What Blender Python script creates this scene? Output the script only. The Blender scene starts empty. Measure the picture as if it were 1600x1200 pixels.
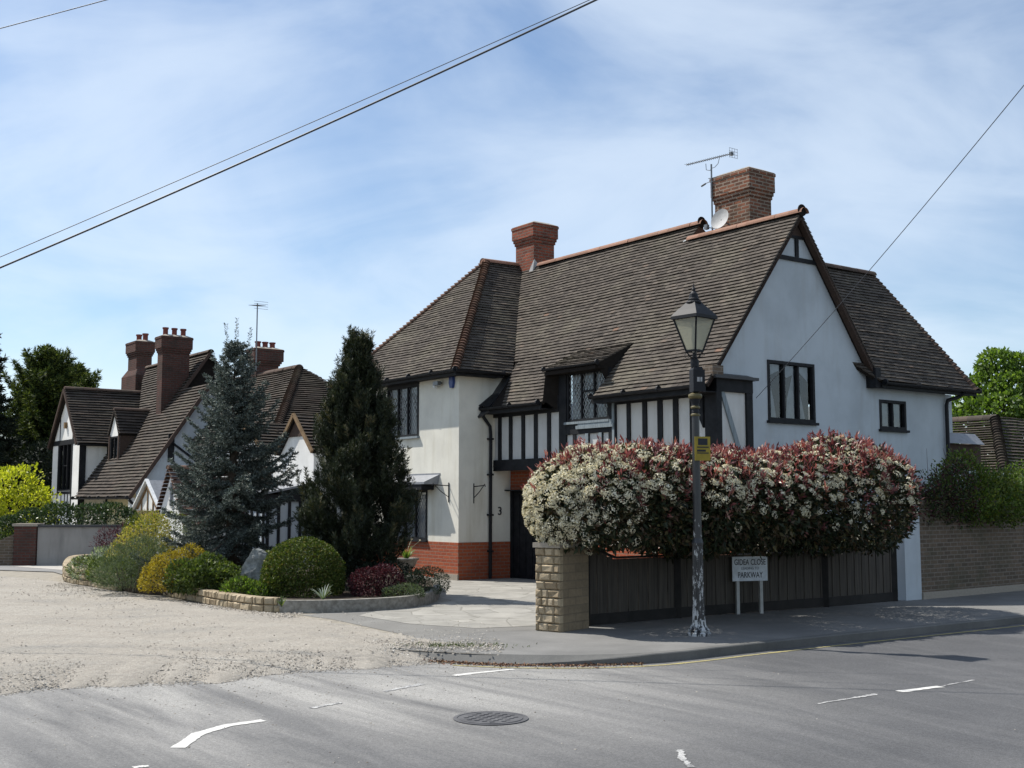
import bpy, math, random
import numpy as np
from math import sin, cos, pi, radians, atan, atan2, sqrt
from mathutils import Vector, Matrix
from mathutils.geometry import tessellate_polygon

# ---------------------------------------------------------------- camera, light, sky
sc = bpy.context.scene
COL = sc.collection
F = 1848.0; PITCH = atan(185 / F); EYE = 1.7
cam_d = bpy.data.cameras.new("camera"); cam = bpy.data.objects.new("camera", cam_d); COL.objects.link(cam)
cam.location = (0, 0, EYE); cam.rotation_euler = (pi / 2 + PITCH, 0, 0)
cam_d.sensor_width = 36; cam_d.lens = 36 * F / 1600; cam_d.clip_end = 2000; cam_d.clip_start = 0.05
sc.camera = cam
sc.render.resolution_x = 1024; sc.render.resolution_y = 768
sc.view_settings.view_transform = 'Standard'; sc.view_settings.look = 'None'
sc.view_settings.exposure = 0.45; sc.view_settings.gamma = 1.0

SUN_DIR = Vector((-2.8, 1.46, 4.2)).normalized()      # towards the sun
SUN_EL = math.asin(SUN_DIR.z)
sun_d = bpy.data.lights.new("sun", 'SUN'); sun_d.energy = 4.7; sun_d.angle = radians(0.53); sun_d.color = (1.0, 0.955, 0.88)
sun = bpy.data.objects.new("sun", sun_d); COL.objects.link(sun)
sun.rotation_euler = SUN_DIR.to_track_quat('Z', 'Y').to_euler(); sun.location = (-20, 10, 30)

world = bpy.data.worlds.new("World"); sc.world = world; world.use_nodes = True
wn = world.node_tree; wn.nodes.clear(); WL = wn.links.new
def wnode(t, **k):
    n = wn.nodes.new(t)
    for a, b in k.items(): setattr(n, a, b)
    return n
out = wnode('ShaderNodeOutputWorld'); bg = wnode('ShaderNodeBackground'); bg.inputs[1].default_value = 0.100
sky = wnode('ShaderNodeTexSky'); sky.sky_type = 'NISHITA'; sky.sun_disc = False
sky.sun_elevation = SUN_EL; sky.sun_rotation = atan2(SUN_DIR.x, SUN_DIR.y)
sky.air_density = 1.0; sky.dust_density = 0.2; sky.ozone_density = 2.4
tc = wnode('ShaderNodeTexCoord')
# thin cirrus: noise on the sky directions, flattened as if on a high sheet
sep = wnode('ShaderNodeSeparateXYZ'); WL(tc.outputs['Generated'], sep.inputs[0])
zmax = wnode('ShaderNodeMath', operation='MAXIMUM'); WL(sep.outputs[2], zmax.inputs[0]); zmax.inputs[1].default_value = 0.0
zz = wnode('ShaderNodeMath', operation='ADD'); WL(zmax.outputs[0], zz.inputs[0]); zz.inputs[1].default_value = 0.38
dx = wnode('ShaderNodeMath', operation='DIVIDE'); WL(sep.outputs[0], dx.inputs[0]); WL(zz.outputs[0], dx.inputs[1])
dy = wnode('ShaderNodeMath', operation='DIVIDE'); WL(sep.outputs[1], dy.inputs[0]); WL(zz.outputs[0], dy.inputs[1])
cmb = wnode('ShaderNodeCombineXYZ'); WL(dx.outputs[0], cmb.inputs[0]); WL(dy.outputs[0], cmb.inputs[1])
def cloud(scale, rot, sx, sy, detail, rough, dist, loc):
    m = wnode('ShaderNodeMapping'); m.inputs['Rotation'].default_value = (0, 0, radians(rot)); m.inputs['Scale'].default_value = (sx, sy, 1)
    m.inputs['Location'].default_value = loc
    WL(cmb.outputs[0], m.inputs[0])
    n = wnode('ShaderNodeTexNoise'); n.inputs['Scale'].default_value = scale; n.inputs['Detail'].default_value = detail
    n.inputs['Roughness'].default_value = rough; n.inputs['Distortion'].default_value = dist
    WL(m.outputs[0], n.inputs['Vector']); return n
n1 = cloud(1.5, 12, 1.0, 0.8, 6, 0.5, 0.5, (3.1, 1.2, 0))
n2 = cloud(2.7, 24, 0.85, 1.3, 8, 0.55, 0.6, (0.4, 5.0, 0))
mx = wnode('ShaderNodeMath', operation='MULTIPLY_ADD'); WL(n2.outputs[0], mx.inputs[0]); mx.inputs[1].default_value = 0.55
sc2 = wnode('ShaderNodeMath', operation='MULTIPLY'); WL(n1.outputs[0], sc2.inputs[0]); sc2.inputs[1].default_value = 0.6
WL(sc2.outputs[0], mx.inputs[2])
cr = wnode('ShaderNodeValToRGB'); cr.color_ramp.elements[0].position = 0.38; cr.color_ramp.elements[1].position = 0.70
cr.color_ramp.interpolation = 'EASE'
WL(mx.outputs[0], cr.inputs[0])
cf = wnode('ShaderNodeMath', operation='MULTIPLY'); WL(cr.outputs[0], cf.inputs[0]); cf.inputs[1].default_value = 0.56
mixc = wnode('ShaderNodeMix', data_type='RGBA'); WL(cf.outputs[0], mixc.inputs[0]); WL(sky.outputs[0], mixc.inputs[6]); mixc.inputs[7].default_value = (6.6, 7.4, 8.3, 1)
WL(mixc.outputs[2], bg.inputs[0]); WL(bg.outputs[0], out.inputs[0])

# ---------------------------------------------------------------- helpers
rng = np.random.default_rng(7); random.seed(7)
def ray(px, py):
    x = (px - 800) / F; y = -(py - 600) / F
    return Vector((x, cos(PITCH) - y * sin(PITCH), sin(PITCH) + y * cos(PITCH)))
def G(px, py, z=0.0):                       # where a photo point meets the ground at height z
    d = ray(px, py); t = (z - EYE) / d.z
    return Vector((d.x * t, d.y * t, z))
def at(px, py, Y):                          # a photo point at distance Y
    d = ray(px, py); t = Y / d.y
    return Vector((d.x * t, Y, EYE + d.z * t))

def tag(o, label=None, cat=None, group=None, kind=None):
    if label: o['label'] = label
    if cat: o['category'] = cat
    if group: o['group'] = group
    if kind: o['kind'] = kind
    return o
def empty(name, loc=(0, 0, 0), rz=0, parent=None):
    o = bpy.data.objects.new(name, None); o.location = loc; o.rotation_euler = (0, 0, rz); o.empty_display_size = 0.3
    COL.objects.link(o); o.parent = parent; return o
def copy_tree(o, parent=None):
    c = o.copy(); COL.objects.link(c); c.parent = parent
    for ch in list(o.children): copy_tree(ch, c)
    return c

class MB:
    def __init__(s): s.v = []; s.f = []; s.m = []; s.r = []; s.mi = 0; s.rv = 0.5; s.fr = None
    def add(s, vs, fs, r=None):
        n = len(s.v)
        if s.fr is not None: vs = [s.fr @ Vector(p) for p in vs]
        s.v += [tuple(p) for p in vs]
        for f in fs: s.f.append(tuple(i + n for i in f)); s.m.append(s.mi); s.r.append(s.rv if r is None else r)
        return s
    def box(s, a, b, r=None, bev=0.0):
        x0, x1 = sorted((a[0], b[0])); y0, y1 = sorted((a[1], b[1])); z0, z1 = sorted((a[2], b[2]))
        return s.add([(x0, y0, z0), (x1, y0, z0), (x1, y1, z0), (x0, y1, z0), (x0, y0, z1), (x1, y0, z1), (x1, y1, z1), (x0, y1, z1)],
                     [(0, 3, 2, 1), (4, 5, 6, 7), (0, 1, 5, 4), (1, 2, 6, 5), (2, 3, 7, 6), (3, 0, 4, 7)], r)
    def beam(s, p, q, w, h, up=(0, 0, 1), r=None):      # rectangular bar from p to q
        p = Vector(p); q = Vector(q); d = (q - p).normalized(); u = Vector(up)
        if abs(d.dot(u)) > .99: u = Vector((1, 0, 0))
        sd = d.cross(u).normalized() * (w / 2); u2 = sd.cross(d).normalized() * (h / 2)
        vs = [p - sd - u2, p + sd - u2, p + sd + u2, p - sd + u2, q - sd - u2, q + sd - u2, q + sd + u2, q - sd + u2]
        return s.add(vs, [(0, 1, 2, 3), (7, 6, 5, 4), (0, 4, 5, 1), (1, 5, 6, 2), (2, 6, 7, 3), (3, 7, 4, 0)], r)
    def tube(s, pts, rad, n=8, cap=True, r=None):
        pts = [Vector(p) for p in pts]; R = rad if hasattr(rad, '__len__') else [rad] * len(pts)
        vs = []; fs = []; pu = None
        for i, p in enumerate(pts):
            d = (pts[min(i + 1, len(pts) - 1)] - pts[max(i - 1, 0)]).normalized()
            u = (pu - d * pu.dot(d)) if pu is not None else d.orthogonal()
            u.normalize(); pu = u; w = d.cross(u)
            for k in range(n):
                a = 2 * pi * k / n; vs.append(p + (u * cos(a) + w * sin(a)) * R[i])
        for i in range(len(pts) - 1):
            for k in range(n):
                k2 = (k + 1) % n; fs.append((i * n + k, i * n + k2, (i + 1) * n + k2, (i + 1) * n + k))
        if cap: fs.append(tuple(range(n - 1, -1, -1))); fs.append(tuple((len(pts) - 1) * n + k for k in range(n)))
        return s.add(vs, fs, r)
    def lathe(s, prof, c=(0, 0, 0), n=16, flute=0.0, rot=0.0):
        vs = []; fs = []
        for (r_, z) in prof:
            for k in range(n):
                a = rot + 2 * pi * k / n; rr = r_ * (1 - flute * (k % 2))
                vs.append((c[0] + rr * cos(a), c[1] + rr * sin(a), c[2] + z))
        for i in range(len(prof) - 1):
            for k in range(n):
                k2 = (k + 1) % n; fs.append((i * n + k, i * n + k2, (i + 1) * n + k2, (i + 1) * n + k))
        fs.append(tuple(range(n - 1, -1, -1))); fs.append(tuple((len(prof) - 1) * n + k for k in range(n)))
        return s.add(vs, fs)
    def prism(s, poly, off):                # planar polygon thickened by the vector off
        n = len(poly); off = Vector(off); P = [Vector(p) for p in poly]
        tri = tessellate_polygon([P])
        nn = Vector((0, 0, 0))
        for i in range(n): nn += P[i].cross(P[(i + 1) % n])
        fl = nn.dot(off) > 0
        vs = P + [p + off for p in P]; fs = []
        for t in tri:
            e = (P[t[1]] - P[t[0]]).cross(P[t[2]] - P[t[0]])
            t = tuple(t) if e.dot(off) < 0 else tuple(t)[::-1]
            fs.append(t); fs.append(tuple(i + n for i in t[::-1]))
        for i in range(n):
            j = (i + 1) % n; q = (i, j, j + n, i + n); fs.append(q if fl else q[::-1])
        return s.add(vs, fs)
    def build(s, name, mats, parent=None, smooth=False, loc=None, rz=None):
        me = bpy.data.meshes.new(name); me.from_pydata(s.v, [], s.f)
        mats = mats if isinstance(mats, (list, tuple)) else [mats]
        for m in mats: me.materials.append(m)
        if len(s.f):
            me.polygons.foreach_set('material_index', s.m)
            at_ = me.attributes.new('rnd', 'FLOAT', 'FACE'); at_.data.foreach_set('value', s.r)
            if smooth: me.polygons.foreach_set('use_smooth', [True] * len(s.f))
        boxuv(me)
        o = bpy.data.objects.new(name, me); COL.objects.link(o); o.parent = parent
        if loc is not None: o.location = loc
        if rz is not None: o.rotation_euler = (0, 0, rz)
        return o
def boxuv(me):                              # UVs in metres: u along the wall, v up
    nl = len(me.loops)
    if not nl: return
    co = np.empty(len(me.vertices) * 3); me.vertices.foreach_get('co', co); co = co.reshape(-1, 3)
    vi = np.empty(nl, int); me.loops.foreach_get('vertex_index', vi)
    nf = len(me.polygons); no = np.empty(nf * 3); me.polygons.foreach_get('normal', no); no = no.reshape(-1, 3)
    lt = np.empty(nf, int); me.polygons.foreach_get('loop_total', lt)
    N = np.repeat(no, lt, axis=0); P = co[vi]
    tx = -N[:, 1]; ty = N[:, 0]; l = np.hypot(tx, ty); flat = l < .6
    l = np.maximum(l, 1e-6); u = (P[:, 0] * tx + P[:, 1] * ty) / l; v = P[:, 2].copy()
    u[flat] = P[flat, 0]; v[flat] = P[flat, 1]
    uv = me.uv_layers.new(name='UVMap'); uv.data.foreach_set('uv', np.stack([u, v], 1).ravel())

def quads(name, V, mats, parent=None, rnd=None, smooth=False, tri=False, loc=None, midx=None):
    """V: (N,k,3) array of k-gons linked as one mesh"""
    k = V.shape[1]; N = V.shape[0]
    me = bpy.data.meshes.new(name); me.vertices.add(N * k); me.vertices.foreach_set('co', V.reshape(-1).astype('f'))
    me.loops.add(N * k); me.loops.foreach_set('vertex_index', np.arange(N * k, dtype='i'))
    me.polygons.add(N); me.polygons.foreach_set('loop_start', np.arange(0, N * k, k, dtype='i'))
    me.update(calc_edges=True)
    for m in (mats if isinstance(mats, (list, tuple)) else [mats]): me.materials.append(m)
    if midx is not None: me.polygons.foreach_set('material_index', midx.astype('i'))
    a = me.attributes.new('rnd', 'FLOAT', 'FACE'); a.data.foreach_set('value', (rng.random(N) if rnd is None else rnd).astype('f'))
    o = bpy.data.objects.new(name, me); COL.objects.link(o); o.parent = parent
    if loc is not None: o.location = loc
    return o
def as_mesh(o):
    me = bpy.data.meshes.new_from_object(o); n = o.name; p = o.parent; bpy.data.objects.remove(o)
    q = bpy.data.objects.new(n, me); COL.objects.link(q); q.parent = p; return q
def unit(a): return a / np.maximum(np.linalg.norm(a, axis=-1, keepdims=True), 1e-9)
def leaf_quads(P, D, L, W, fold=0.25):
    """diamond leaves rooted at P, pointing along D"""
    n = len(P); D = unit(D); R = unit(rng.normal(size=(n, 3))); S = unit(np.cross(D, R)); U = np.cross(S, D)
    L = np.broadcast_to(L, n)[:, None]; W = np.broadcast_to(W, n)[:, None]
    mid = P + D * L * .5
    return np.stack([P, mid + S * W * .5 + U * W * fold, P + D * L - U * W * .2, mid - S * W * .5 + U * W * fold], 1)

# ---------------------------------------------------------------- materials
def mat(name, rough=.8, spec=.3):
    m = bpy.data.materials.new(name); m.use_nodes = True; nt = m.node_tree
    b = nt.nodes['Principled BSDF']; b.inputs['Roughness'].default_value = rough; b.inputs['Specular IOR Level'].default_value = spec
    return m, nt, b
def nd(nt, t, **k):
    n = nt.nodes.new(t)
    for a, b in k.items():
        if a.startswith('i_'): n.inputs[a[2:].replace('_', ' ')].default_value = b
        else: setattr(n, a, b)
    return n
def ramp(nt, fac, stops, interp='LINEAR'):
    r = nt.nodes.new('ShaderNodeValToRGB'); e = r.color_ramp.elements; r.color_ramp.interpolation = interp
    while len(e) < len(stops): e.new(.5)
    for i, (p, c) in enumerate(stops):
        e[i].position = p; e[i].color = (c if hasattr(c, '__len__') else (c, c, c)) + ((1,) if not hasattr(c, '__len__') or len(c) == 3 else ())
    nt.links.new(fac, r.inputs[0]); return r
def noise(nt, scale, detail=4, rough=.55, vec=None, dist=0.0, coord='Object', mscale=None):
    n = nt.nodes.new('ShaderNodeTexNoise'); n.inputs['Scale'].default_value = scale; n.inputs['Detail'].default_value = detail
    n.inputs['Roughness'].default_value = rough; n.inputs['Distortion'].default_value = dist
    if vec is None:
        t = nt.nodes.new('ShaderNodeTexCoord'); vec = t.outputs[coord]
    if mscale:
        mp = nt.nodes.new('ShaderNodeMapping'); mp.inputs['Scale'].default_value = mscale; nt.links.new(vec, mp.inputs[0]); vec = mp.outputs[0]
    nt.links.new(vec, n.inputs['Vector']); return n
def mixrgb(nt, fac, a, b, blend='MIX'):
    m = nt.nodes.new('ShaderNodeMix'); m.data_type = 'RGBA'; m.blend_type = blend
    for s, i in ((fac, 0), (a, 6), (b, 7)):
        if isinstance(s, bpy.types.NodeSocket): nt.links.new(s, m.inputs[i])
        elif hasattr(s, '__len__'): m.inputs[i].default_value = tuple(s) + ((1,) if len(s) == 3 else ())
        else: m.inputs[i].default_value = s
    return m.outputs[2]
def bump(nt, b, h, strength=.3, dist=.02):
    n = nt.nodes.new('ShaderNodeBump'); n.inputs['Strength'].default_value = strength; n.inputs['Distance'].default_value = dist
    nt.links.new(h, n.inputs['Height']); nt.links.new(n.outputs[0], b.inputs['Normal'])
def speckled(name, c1, c2, scale=8, rough=.85, bs=.3, bd=.01, spec=.3, detail=6, mscale=None, lo=.35, hi=.65):
    m, nt, b = mat(name, rough, spec); n = noise(nt, scale, detail, .6, mscale=mscale)
    r = ramp(nt, n.outputs[0], [(lo, c1), (hi, c2)]); nt.links.new(r.outputs[0], b.inputs['Base Color'])
    if bs: bump(nt, b, n.outputs[0], bs, bd)
    return m
def render_mat(name, base, stain, rough=.9):
    m, nt, b = mat(name, rough, .2)
    n = noise(nt, 1.1, 6, .6); n2 = noise(nt, 2.6, 6, .65, mscale=(1, 1, .16))
    a = ramp(nt, n.outputs[0], [(.42, base), (.72, tuple(x * .82 for x in base))]).outputs[0]
    f = ramp(nt, n2.outputs[0], [(.50, 0.0), (.74, .6)]).outputs[0]
    nt.links.new(mixrgb(nt, f, a, stain), b.inputs['Base Color'])
    g = noise(nt, 55, 3, .6); bump(nt, b, g.outputs[0], .22, .01); return m
def brick_mat(name, c1, c2, mortar, bw=.225, rh=.075, ms=.011, dirt=.4, dirtc=(.05, .04, .035), bs=.6, bias=0):
    m, nt, b = mat(name, .9, .2); t = nt.nodes.new('ShaderNodeTexCoord')
    br = nd(nt, 'ShaderNodeTexBrick'); br.inputs['Scale'].default_value = 1; br.inputs['Brick Width'].default_value = bw
    br.inputs['Row Height'].default_value = rh; br.inputs['Mortar Size'].default_value = ms; br.inputs['Mortar Smooth'].default_value = .2
    br.inputs['Bias'].default_value = bias
    br.inputs['Color1'].default_value = c1 + (1,); br.inputs['Color2'].default_value = c2 + (1,); br.inputs['Mortar'].default_value = mortar + (1,)
    nt.links.new(t.outputs['UV'], br.inputs['Vector'])
    n = noise(nt, 1.6, 7, .65); f = ramp(nt, n.outputs[0], [(.45, 0.0), (.72, dirt)]).outputs[0]
    n3 = noise(nt, 22, 3, .6); c = mixrgb(nt, .5, br.outputs[0], ramp(nt, n3.outputs[0], [(.3, .55), (.7, 1.0)]).outputs[0], 'MULTIPLY')
    nt.links.new(mixrgb(nt, f, c, dirtc), b.inputs['Base Color'])
    inv = nd(nt, 'ShaderNodeMath', operation='SUBTRACT'); inv.inputs[0].default_value = 1; nt.links.new(br.outputs[1], inv.inputs[1])
    ad = nd(nt, 'ShaderNodeMath', operation='MULTIPLY_ADD'); nt.links.new(n3.outputs[0], ad.inputs[0]); ad.inputs[1].default_value = .4; nt.links.new(inv.outputs[0], ad.inputs[2])
    bump(nt, b, ad.outputs[0], bs, .012); return m
def rnd_mat(name, stops, rough=.85, spec=.25, n_amt=.35, nscale=14, moss=None, mossf=.0, bs=.2):
    m, nt, b = mat(name, rough, spec); a = nd(nt, 'ShaderNodeAttribute', attribute_name='rnd')
    c = ramp(nt, a.outputs['Fac'], stops).outputs[0]
    n = noise(nt, nscale, 4, .6); c = mixrgb(nt, n_amt, c, ramp(nt, n.outputs[0], [(.3, .35), (.7, 1.0)]).outputs[0], 'MULTIPLY')
    if moss:
        n2 = noise(nt, .8, 8, .7); f = ramp(nt, n2.outputs[0], [(.5, 0.0), (.7, mossf)]).outputs[0]; c = mixrgb(nt, f, c, moss)
    nt.links.new(c, b.inputs['Base Color'])
    if bs: bump(nt, b, n.outputs[0], bs, .008)
    return m
def leaf_mat(name, stops, rough=.5, spec=.35, trans=.25, tcol=None):
    m = bpy.data.materials.new(name); m.use_nodes = True; nt = m.node_tree; b = nt.nodes['Principled BSDF']
    b.inputs['Roughness'].default_value = rough; b.inputs['Specular IOR Level'].default_value = spec
    a = nd(nt, 'ShaderNodeAttribute', attribute_name='rnd'); c = ramp(nt, a.outputs['Fac'], stops).outputs[0]
    nt.links.new(c, b.inputs['Base Color'])
    if trans:
        t = nd(nt, 'ShaderNodeBsdfTranslucent'); tc_ = mixrgb(nt, 1.0, c, tcol or (1.5, 1.6, .6), 'MULTIPLY'); nt.links.new(tc_, t.inputs[0])
        mx_ = nd(nt, 'ShaderNodeMixShader'); mx_.inputs[0].default_value = trans
        nt.links.new(b.outputs[0], mx_.inputs[1]); nt.links.new(t.outputs[0], mx_.inputs[2])
        o = [x for x in nt.nodes if x.type == 'OUTPUT_MATERIAL'][0]; nt.links.new(mx_.outputs[0], o.inputs[0])
    return m
def flat(name, c, rough=.6, spec=.4, metal=0):
    m, nt, b = mat(name, rough, spec); b.inputs['Metallic'].default_value = metal
    n = noise(nt, 9, 5, .6); r = ramp(nt, n.outputs[0], [(.3, tuple(x * .8 for x in c)), (.7, tuple(min(1, x * 1.15) for x in c))])
    nt.links.new(r.outputs[0], b.inputs['Base Color']); return m

M = {}
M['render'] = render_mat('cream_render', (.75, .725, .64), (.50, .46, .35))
M['render_shade'] = render_mat('shade_toned_render', (.47, .515, .55), (.36, .37, .37))  # white render made darker and bluer: the gable's shade put into its colour
M['render_white'] = render_mat('bright_render', (.80, .79, .76), (.55, .53, .47))
M['panel'] = render_mat('eave_shaded_panel', (.60, .60, .585), (.42, .41, .38))  # greyed copy of the white render, with eave shade painted into the tone
M['render_grey'] = render_mat('grey_cement_render', (.30, .29, .275), (.15, .145, .14))
M['render_cream'] = render_mat('yellow_cream_render', (.60, .54, .36), (.4, .36, .25))
M['brick'] = brick_mat('red_brick', (.42, .105, .045), (.34, .08, .04), (.30, .17, .12), dirt=.25)
M['brick_old'] = brick_mat('old_chimney_brick', (.27, .10, .055), (.10, .05, .035), (.30, .24, .19), ms=.014, dirt=.85, dirtc=(.06, .05, .035))
M['brick_chim'] = brick_mat('red_chimney_brick', (.33, .085, .045), (.16, .05, .033), (.20, .15, .12), ms=.012, dirt=.7)
M['brick_brown'] = brick_mat('brown_garden_brick', (.17, .125, .09), (.11, .085, .065), (.21, .18, .15), dirt=.6, dirtc=(.06, .065, .04))
M['brick_far'] = brick_mat('dark_red_brick', (.115, .046, .036), (.08, .038, .032), (.09, .075, .065), dirt=.85, dirtc=(.035, .03, .025))
M['stone'] = rnd_mat('split_stone', [(0, (.31, .24, .155)), (.5, (.40, .32, .21)), (1, (.48, .39, .27))], nscale=25, bs=.8, n_amt=.5, moss=(.17, .16, .11), mossf=.7)
M['mortar'] = speckled('mortar', (.26, .23, .19), (.34, .30, .25), 30)
M['block'] = brick_mat('brown_block', (.26, .20, .13), (.21, .165, .11), (.20, .16, .11), bw=.33, rh=.11, ms=.008, dirt=.3)
TS = [(0, (.056, .048, .042)), (.45, (.096, .082, .070)), (.8, (.132, .112, .094)), (.95, (.16, .118, .092)), (1, (.20, .125, .09))]
M['tile'] = rnd_mat('clay_roof_tile', TS, .9, .15, .35, 30, (.17, .155, .115), .55, .3)
M['tile_dark'] = rnd_mat('old_dark_roof_tile', [(0, (.050, .042, .037)), (.5, (.078, .066, .056)), (1, (.12, .092, .075))], .9, .15, .35, 20, (.12, .11, .085), .5, .3)
M['tile_warm'] = rnd_mat('warm_clay_roof_tile', [(0, (.085, .052, .040)), (.5, (.135, .080, .060)), (1, (.20, .115, .08))], .9, .15, .45, 30, (.17, .15, .11), .4)
M['tile_side'] = rnd_mat('hung_tile', [(0, (.055, .040, .034)), (1, (.10, .068, .054))], .9, .15)
M['ridge'] = rnd_mat('terracotta_ridge', [(0, (.23, .125, .085)), (1, (.34, .19, .135))], .85, .2, .4, 18, (.25, .17, .12), .5)
M['ridge_dark'] = rnd_mat('dark_ridge', [(0, (.075, .055, .045)), (1, (.12, .08, .062))], .85, .2, .4, 18, (.15, .14, .10), .5)
M['under'] = flat('roof_underlay', (.02, .017, .015), .95, .1)
M['black'] = speckled('black_timber', (.008, .009, .011), (.018, .019, .022), 7, .65, .15, .005, .2)
M['blackm'] = flat('black_metal', (.012, .013, .016), .58, .25)
M['timber'] = speckled('weathered_timber', (.16, .19, .21), (.26, .30, .32), 5, .8, .2, mscale=(6, 6, .6))
M['lead'] = flat('lead_sheet', (.22, .23, .25), .5, .5)
M['leadd'] = flat('dark_lead', (.035, .037, .042), .5, .4)
M['leadline'] = flat('leaded_came', (.30, .31, .32), .6, .4)
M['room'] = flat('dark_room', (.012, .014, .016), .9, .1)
M['curtain'] = speckled('net_curtain', (.34, .38, .42), (.52, .56, .60), 4, .9, 0)
M['post'] = flat('pale_post', (.42, .42, .40), .6)
M['fence'] = speckled('fence_board', (.045, .039, .033), (.085, .073, .060), 3, .85, .3, mscale=(9, 9, .5))
M['fencep'] = speckled('fence_post', (.015, .014, .013), (.028, .025, .023), 4, .85, .3)
M['rock'] = speckled('slate_rock', (.09, .10, .10), (.26, .275, .27), 7, .85, 1.0, .04)
M['soil'] = speckled('soil', (.022, .017, .012), (.06, .045, .03), 18, .95, .8, .03)
M['urn'] = speckled('planter_stone', (.16, .15, .13), (.30, .29, .26), 14, .9, .5)
M['terracotta'] = flat('chimney_pot', (.17, .055, .045), .8, .2)
M['steel'] = flat('aerial_metal', (.16, .17, .18), .4, .5, .5)
M['dish'] = flat('dish_grey', (.33, .33, .33), .6, .3)
M['blue'] = flat('alarm_blue', (.02, .05, .20), .4)
M['white'] = flat('white_paint', (.75, .76, .76), .5)
M['yellow'] = flat('yellow_plate', (.27, .20, .015), .5)
M['ink'] = flat('sign_ink', (.012, .014, .02), .6)
M['inkgrey'] = flat('sign_grey_ink', (.17, .20, .23), .6)
M['sign'] = flat('sign_plate', (.62, .66, .70), .45)
M['green_door'] = flat('pale_green_door', (.36, .46, .41), .6)
M['brownt'] = speckled('oak_timber', (.14, .09, .045), (.23, .15, .08), 6, .8, .1)
M['bark'] = speckled('bark', (.05, .04, .03), (.12, .095, .075), 12, .95, .8, .03)
M['cable'] = flat('cable_grey', (.05, .055, .065), .5)
M['gold'] = flat('old_gold_paint', (.11, .09, .035), .45)
def glass_mat():
    m = bpy.data.materials.new('window_glass'); m.use_nodes = True; nt = m.node_tree; nt.nodes.clear()
    o = nd(nt, 'ShaderNodeOutputMaterial'); t = nd(nt, 'ShaderNodeBsdfTransparent'); g = nd(nt, 'ShaderNodeBsdfGlossy')
    t.inputs[0].default_value = (.82, .86, .88, 1); g.inputs['Roughness'].default_value = .03
    fr = nd(nt, 'ShaderNodeFresnel'); fr.inputs[0].default_value = 1.8; mx_ = nd(nt, 'ShaderNodeMixShader')
    n = noise(nt, 3, 2, .5); bm = nd(nt, 'ShaderNodeBump'); bm.inputs['Strength'].default_value = .15; bm.inputs['Distance'].default_value = .02
    nt.links.new(n.outputs[0], bm.inputs['Height']); nt.links.new(bm.outputs[0], g.inputs['Normal'])
    nt.links.new(fr.outputs[0], mx_.inputs[0]); nt.links.new(t.outputs[0], mx_.inputs[1]); nt.links.new(g.outputs[0], mx_.inputs[2]); nt.links.new(mx_.outputs[0], o.inputs[0])
    return m
M['glass'] = glass_mat()
def lampglass_mat():
    m = bpy.data.materials.new('lantern_glass'); m.use_nodes = True; nt = m.node_tree; nt.nodes.clear()
    o = nd(nt, 'ShaderNodeOutputMaterial'); t = nd(nt, 'ShaderNodeBsdfTransparent'); d = nd(nt, 'ShaderNodeBsdfPrincipled'); tr = nd(nt, 'ShaderNodeBsdfTranslucent')
    t.inputs[0].default_value = (.9, .88, .75, 1); d.inputs['Base Color'].default_value = (.56, .56, .48, 1); d.inputs['Roughness'].default_value = .3
    tr.inputs[0].default_value = (.68, .68, .58, 1)
    a = nd(nt, 'ShaderNodeMixShader'); a.inputs[0].default_value = .5; b = nd(nt, 'ShaderNodeMixShader'); b.inputs[0].default_value = .65
    nt.links.new(d.outputs[0], a.inputs[1]); nt.links.new(tr.outputs[0], a.inputs[2]); nt.links.new(t.outputs[0], b.inputs[1]); nt.links.new(a.outputs[0], b.inputs[2]); nt.links.new(b.outputs[0], o.inputs[0])
    return m
M['lglass'] = lampglass_mat()
def postpaint():
    m, nt, b = mat('flaking_black_paint', .35, .5)
    n = noise(nt, 26, 5, .7, mscale=(1, 1, .35)); t = nd(nt, 'ShaderNodeTexCoord'); s = nd(nt, 'ShaderNodeSeparateXYZ'); nt.links.new(t.outputs['Object'], s.inputs[0])
    h = nd(nt, 'ShaderNodeMapRange'); h.inputs[1].default_value = .0; h.inputs[2].default_value = 2.2; h.inputs[3].default_value = .12; h.inputs[4].default_value = -.09
    nt.links.new(s.outputs[2], h.inputs[0])
    ad = nd(nt, 'ShaderNodeMath', operation='ADD'); nt.links.new(n.outputs[0], ad.inputs[0]); nt.links.new(h.outputs[0], ad.inputs[1])
    r = ramp(nt, ad.outputs[0], [(.60, (.022, .023, .026)), (.64, (.45, .46, .46))]); nt.links.new(r.outputs[0], b.inputs['Base Color'])
    bump(nt, b, ad.outputs[0], .3, .004); return m
M['postpaint'] = postpaint()

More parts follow.
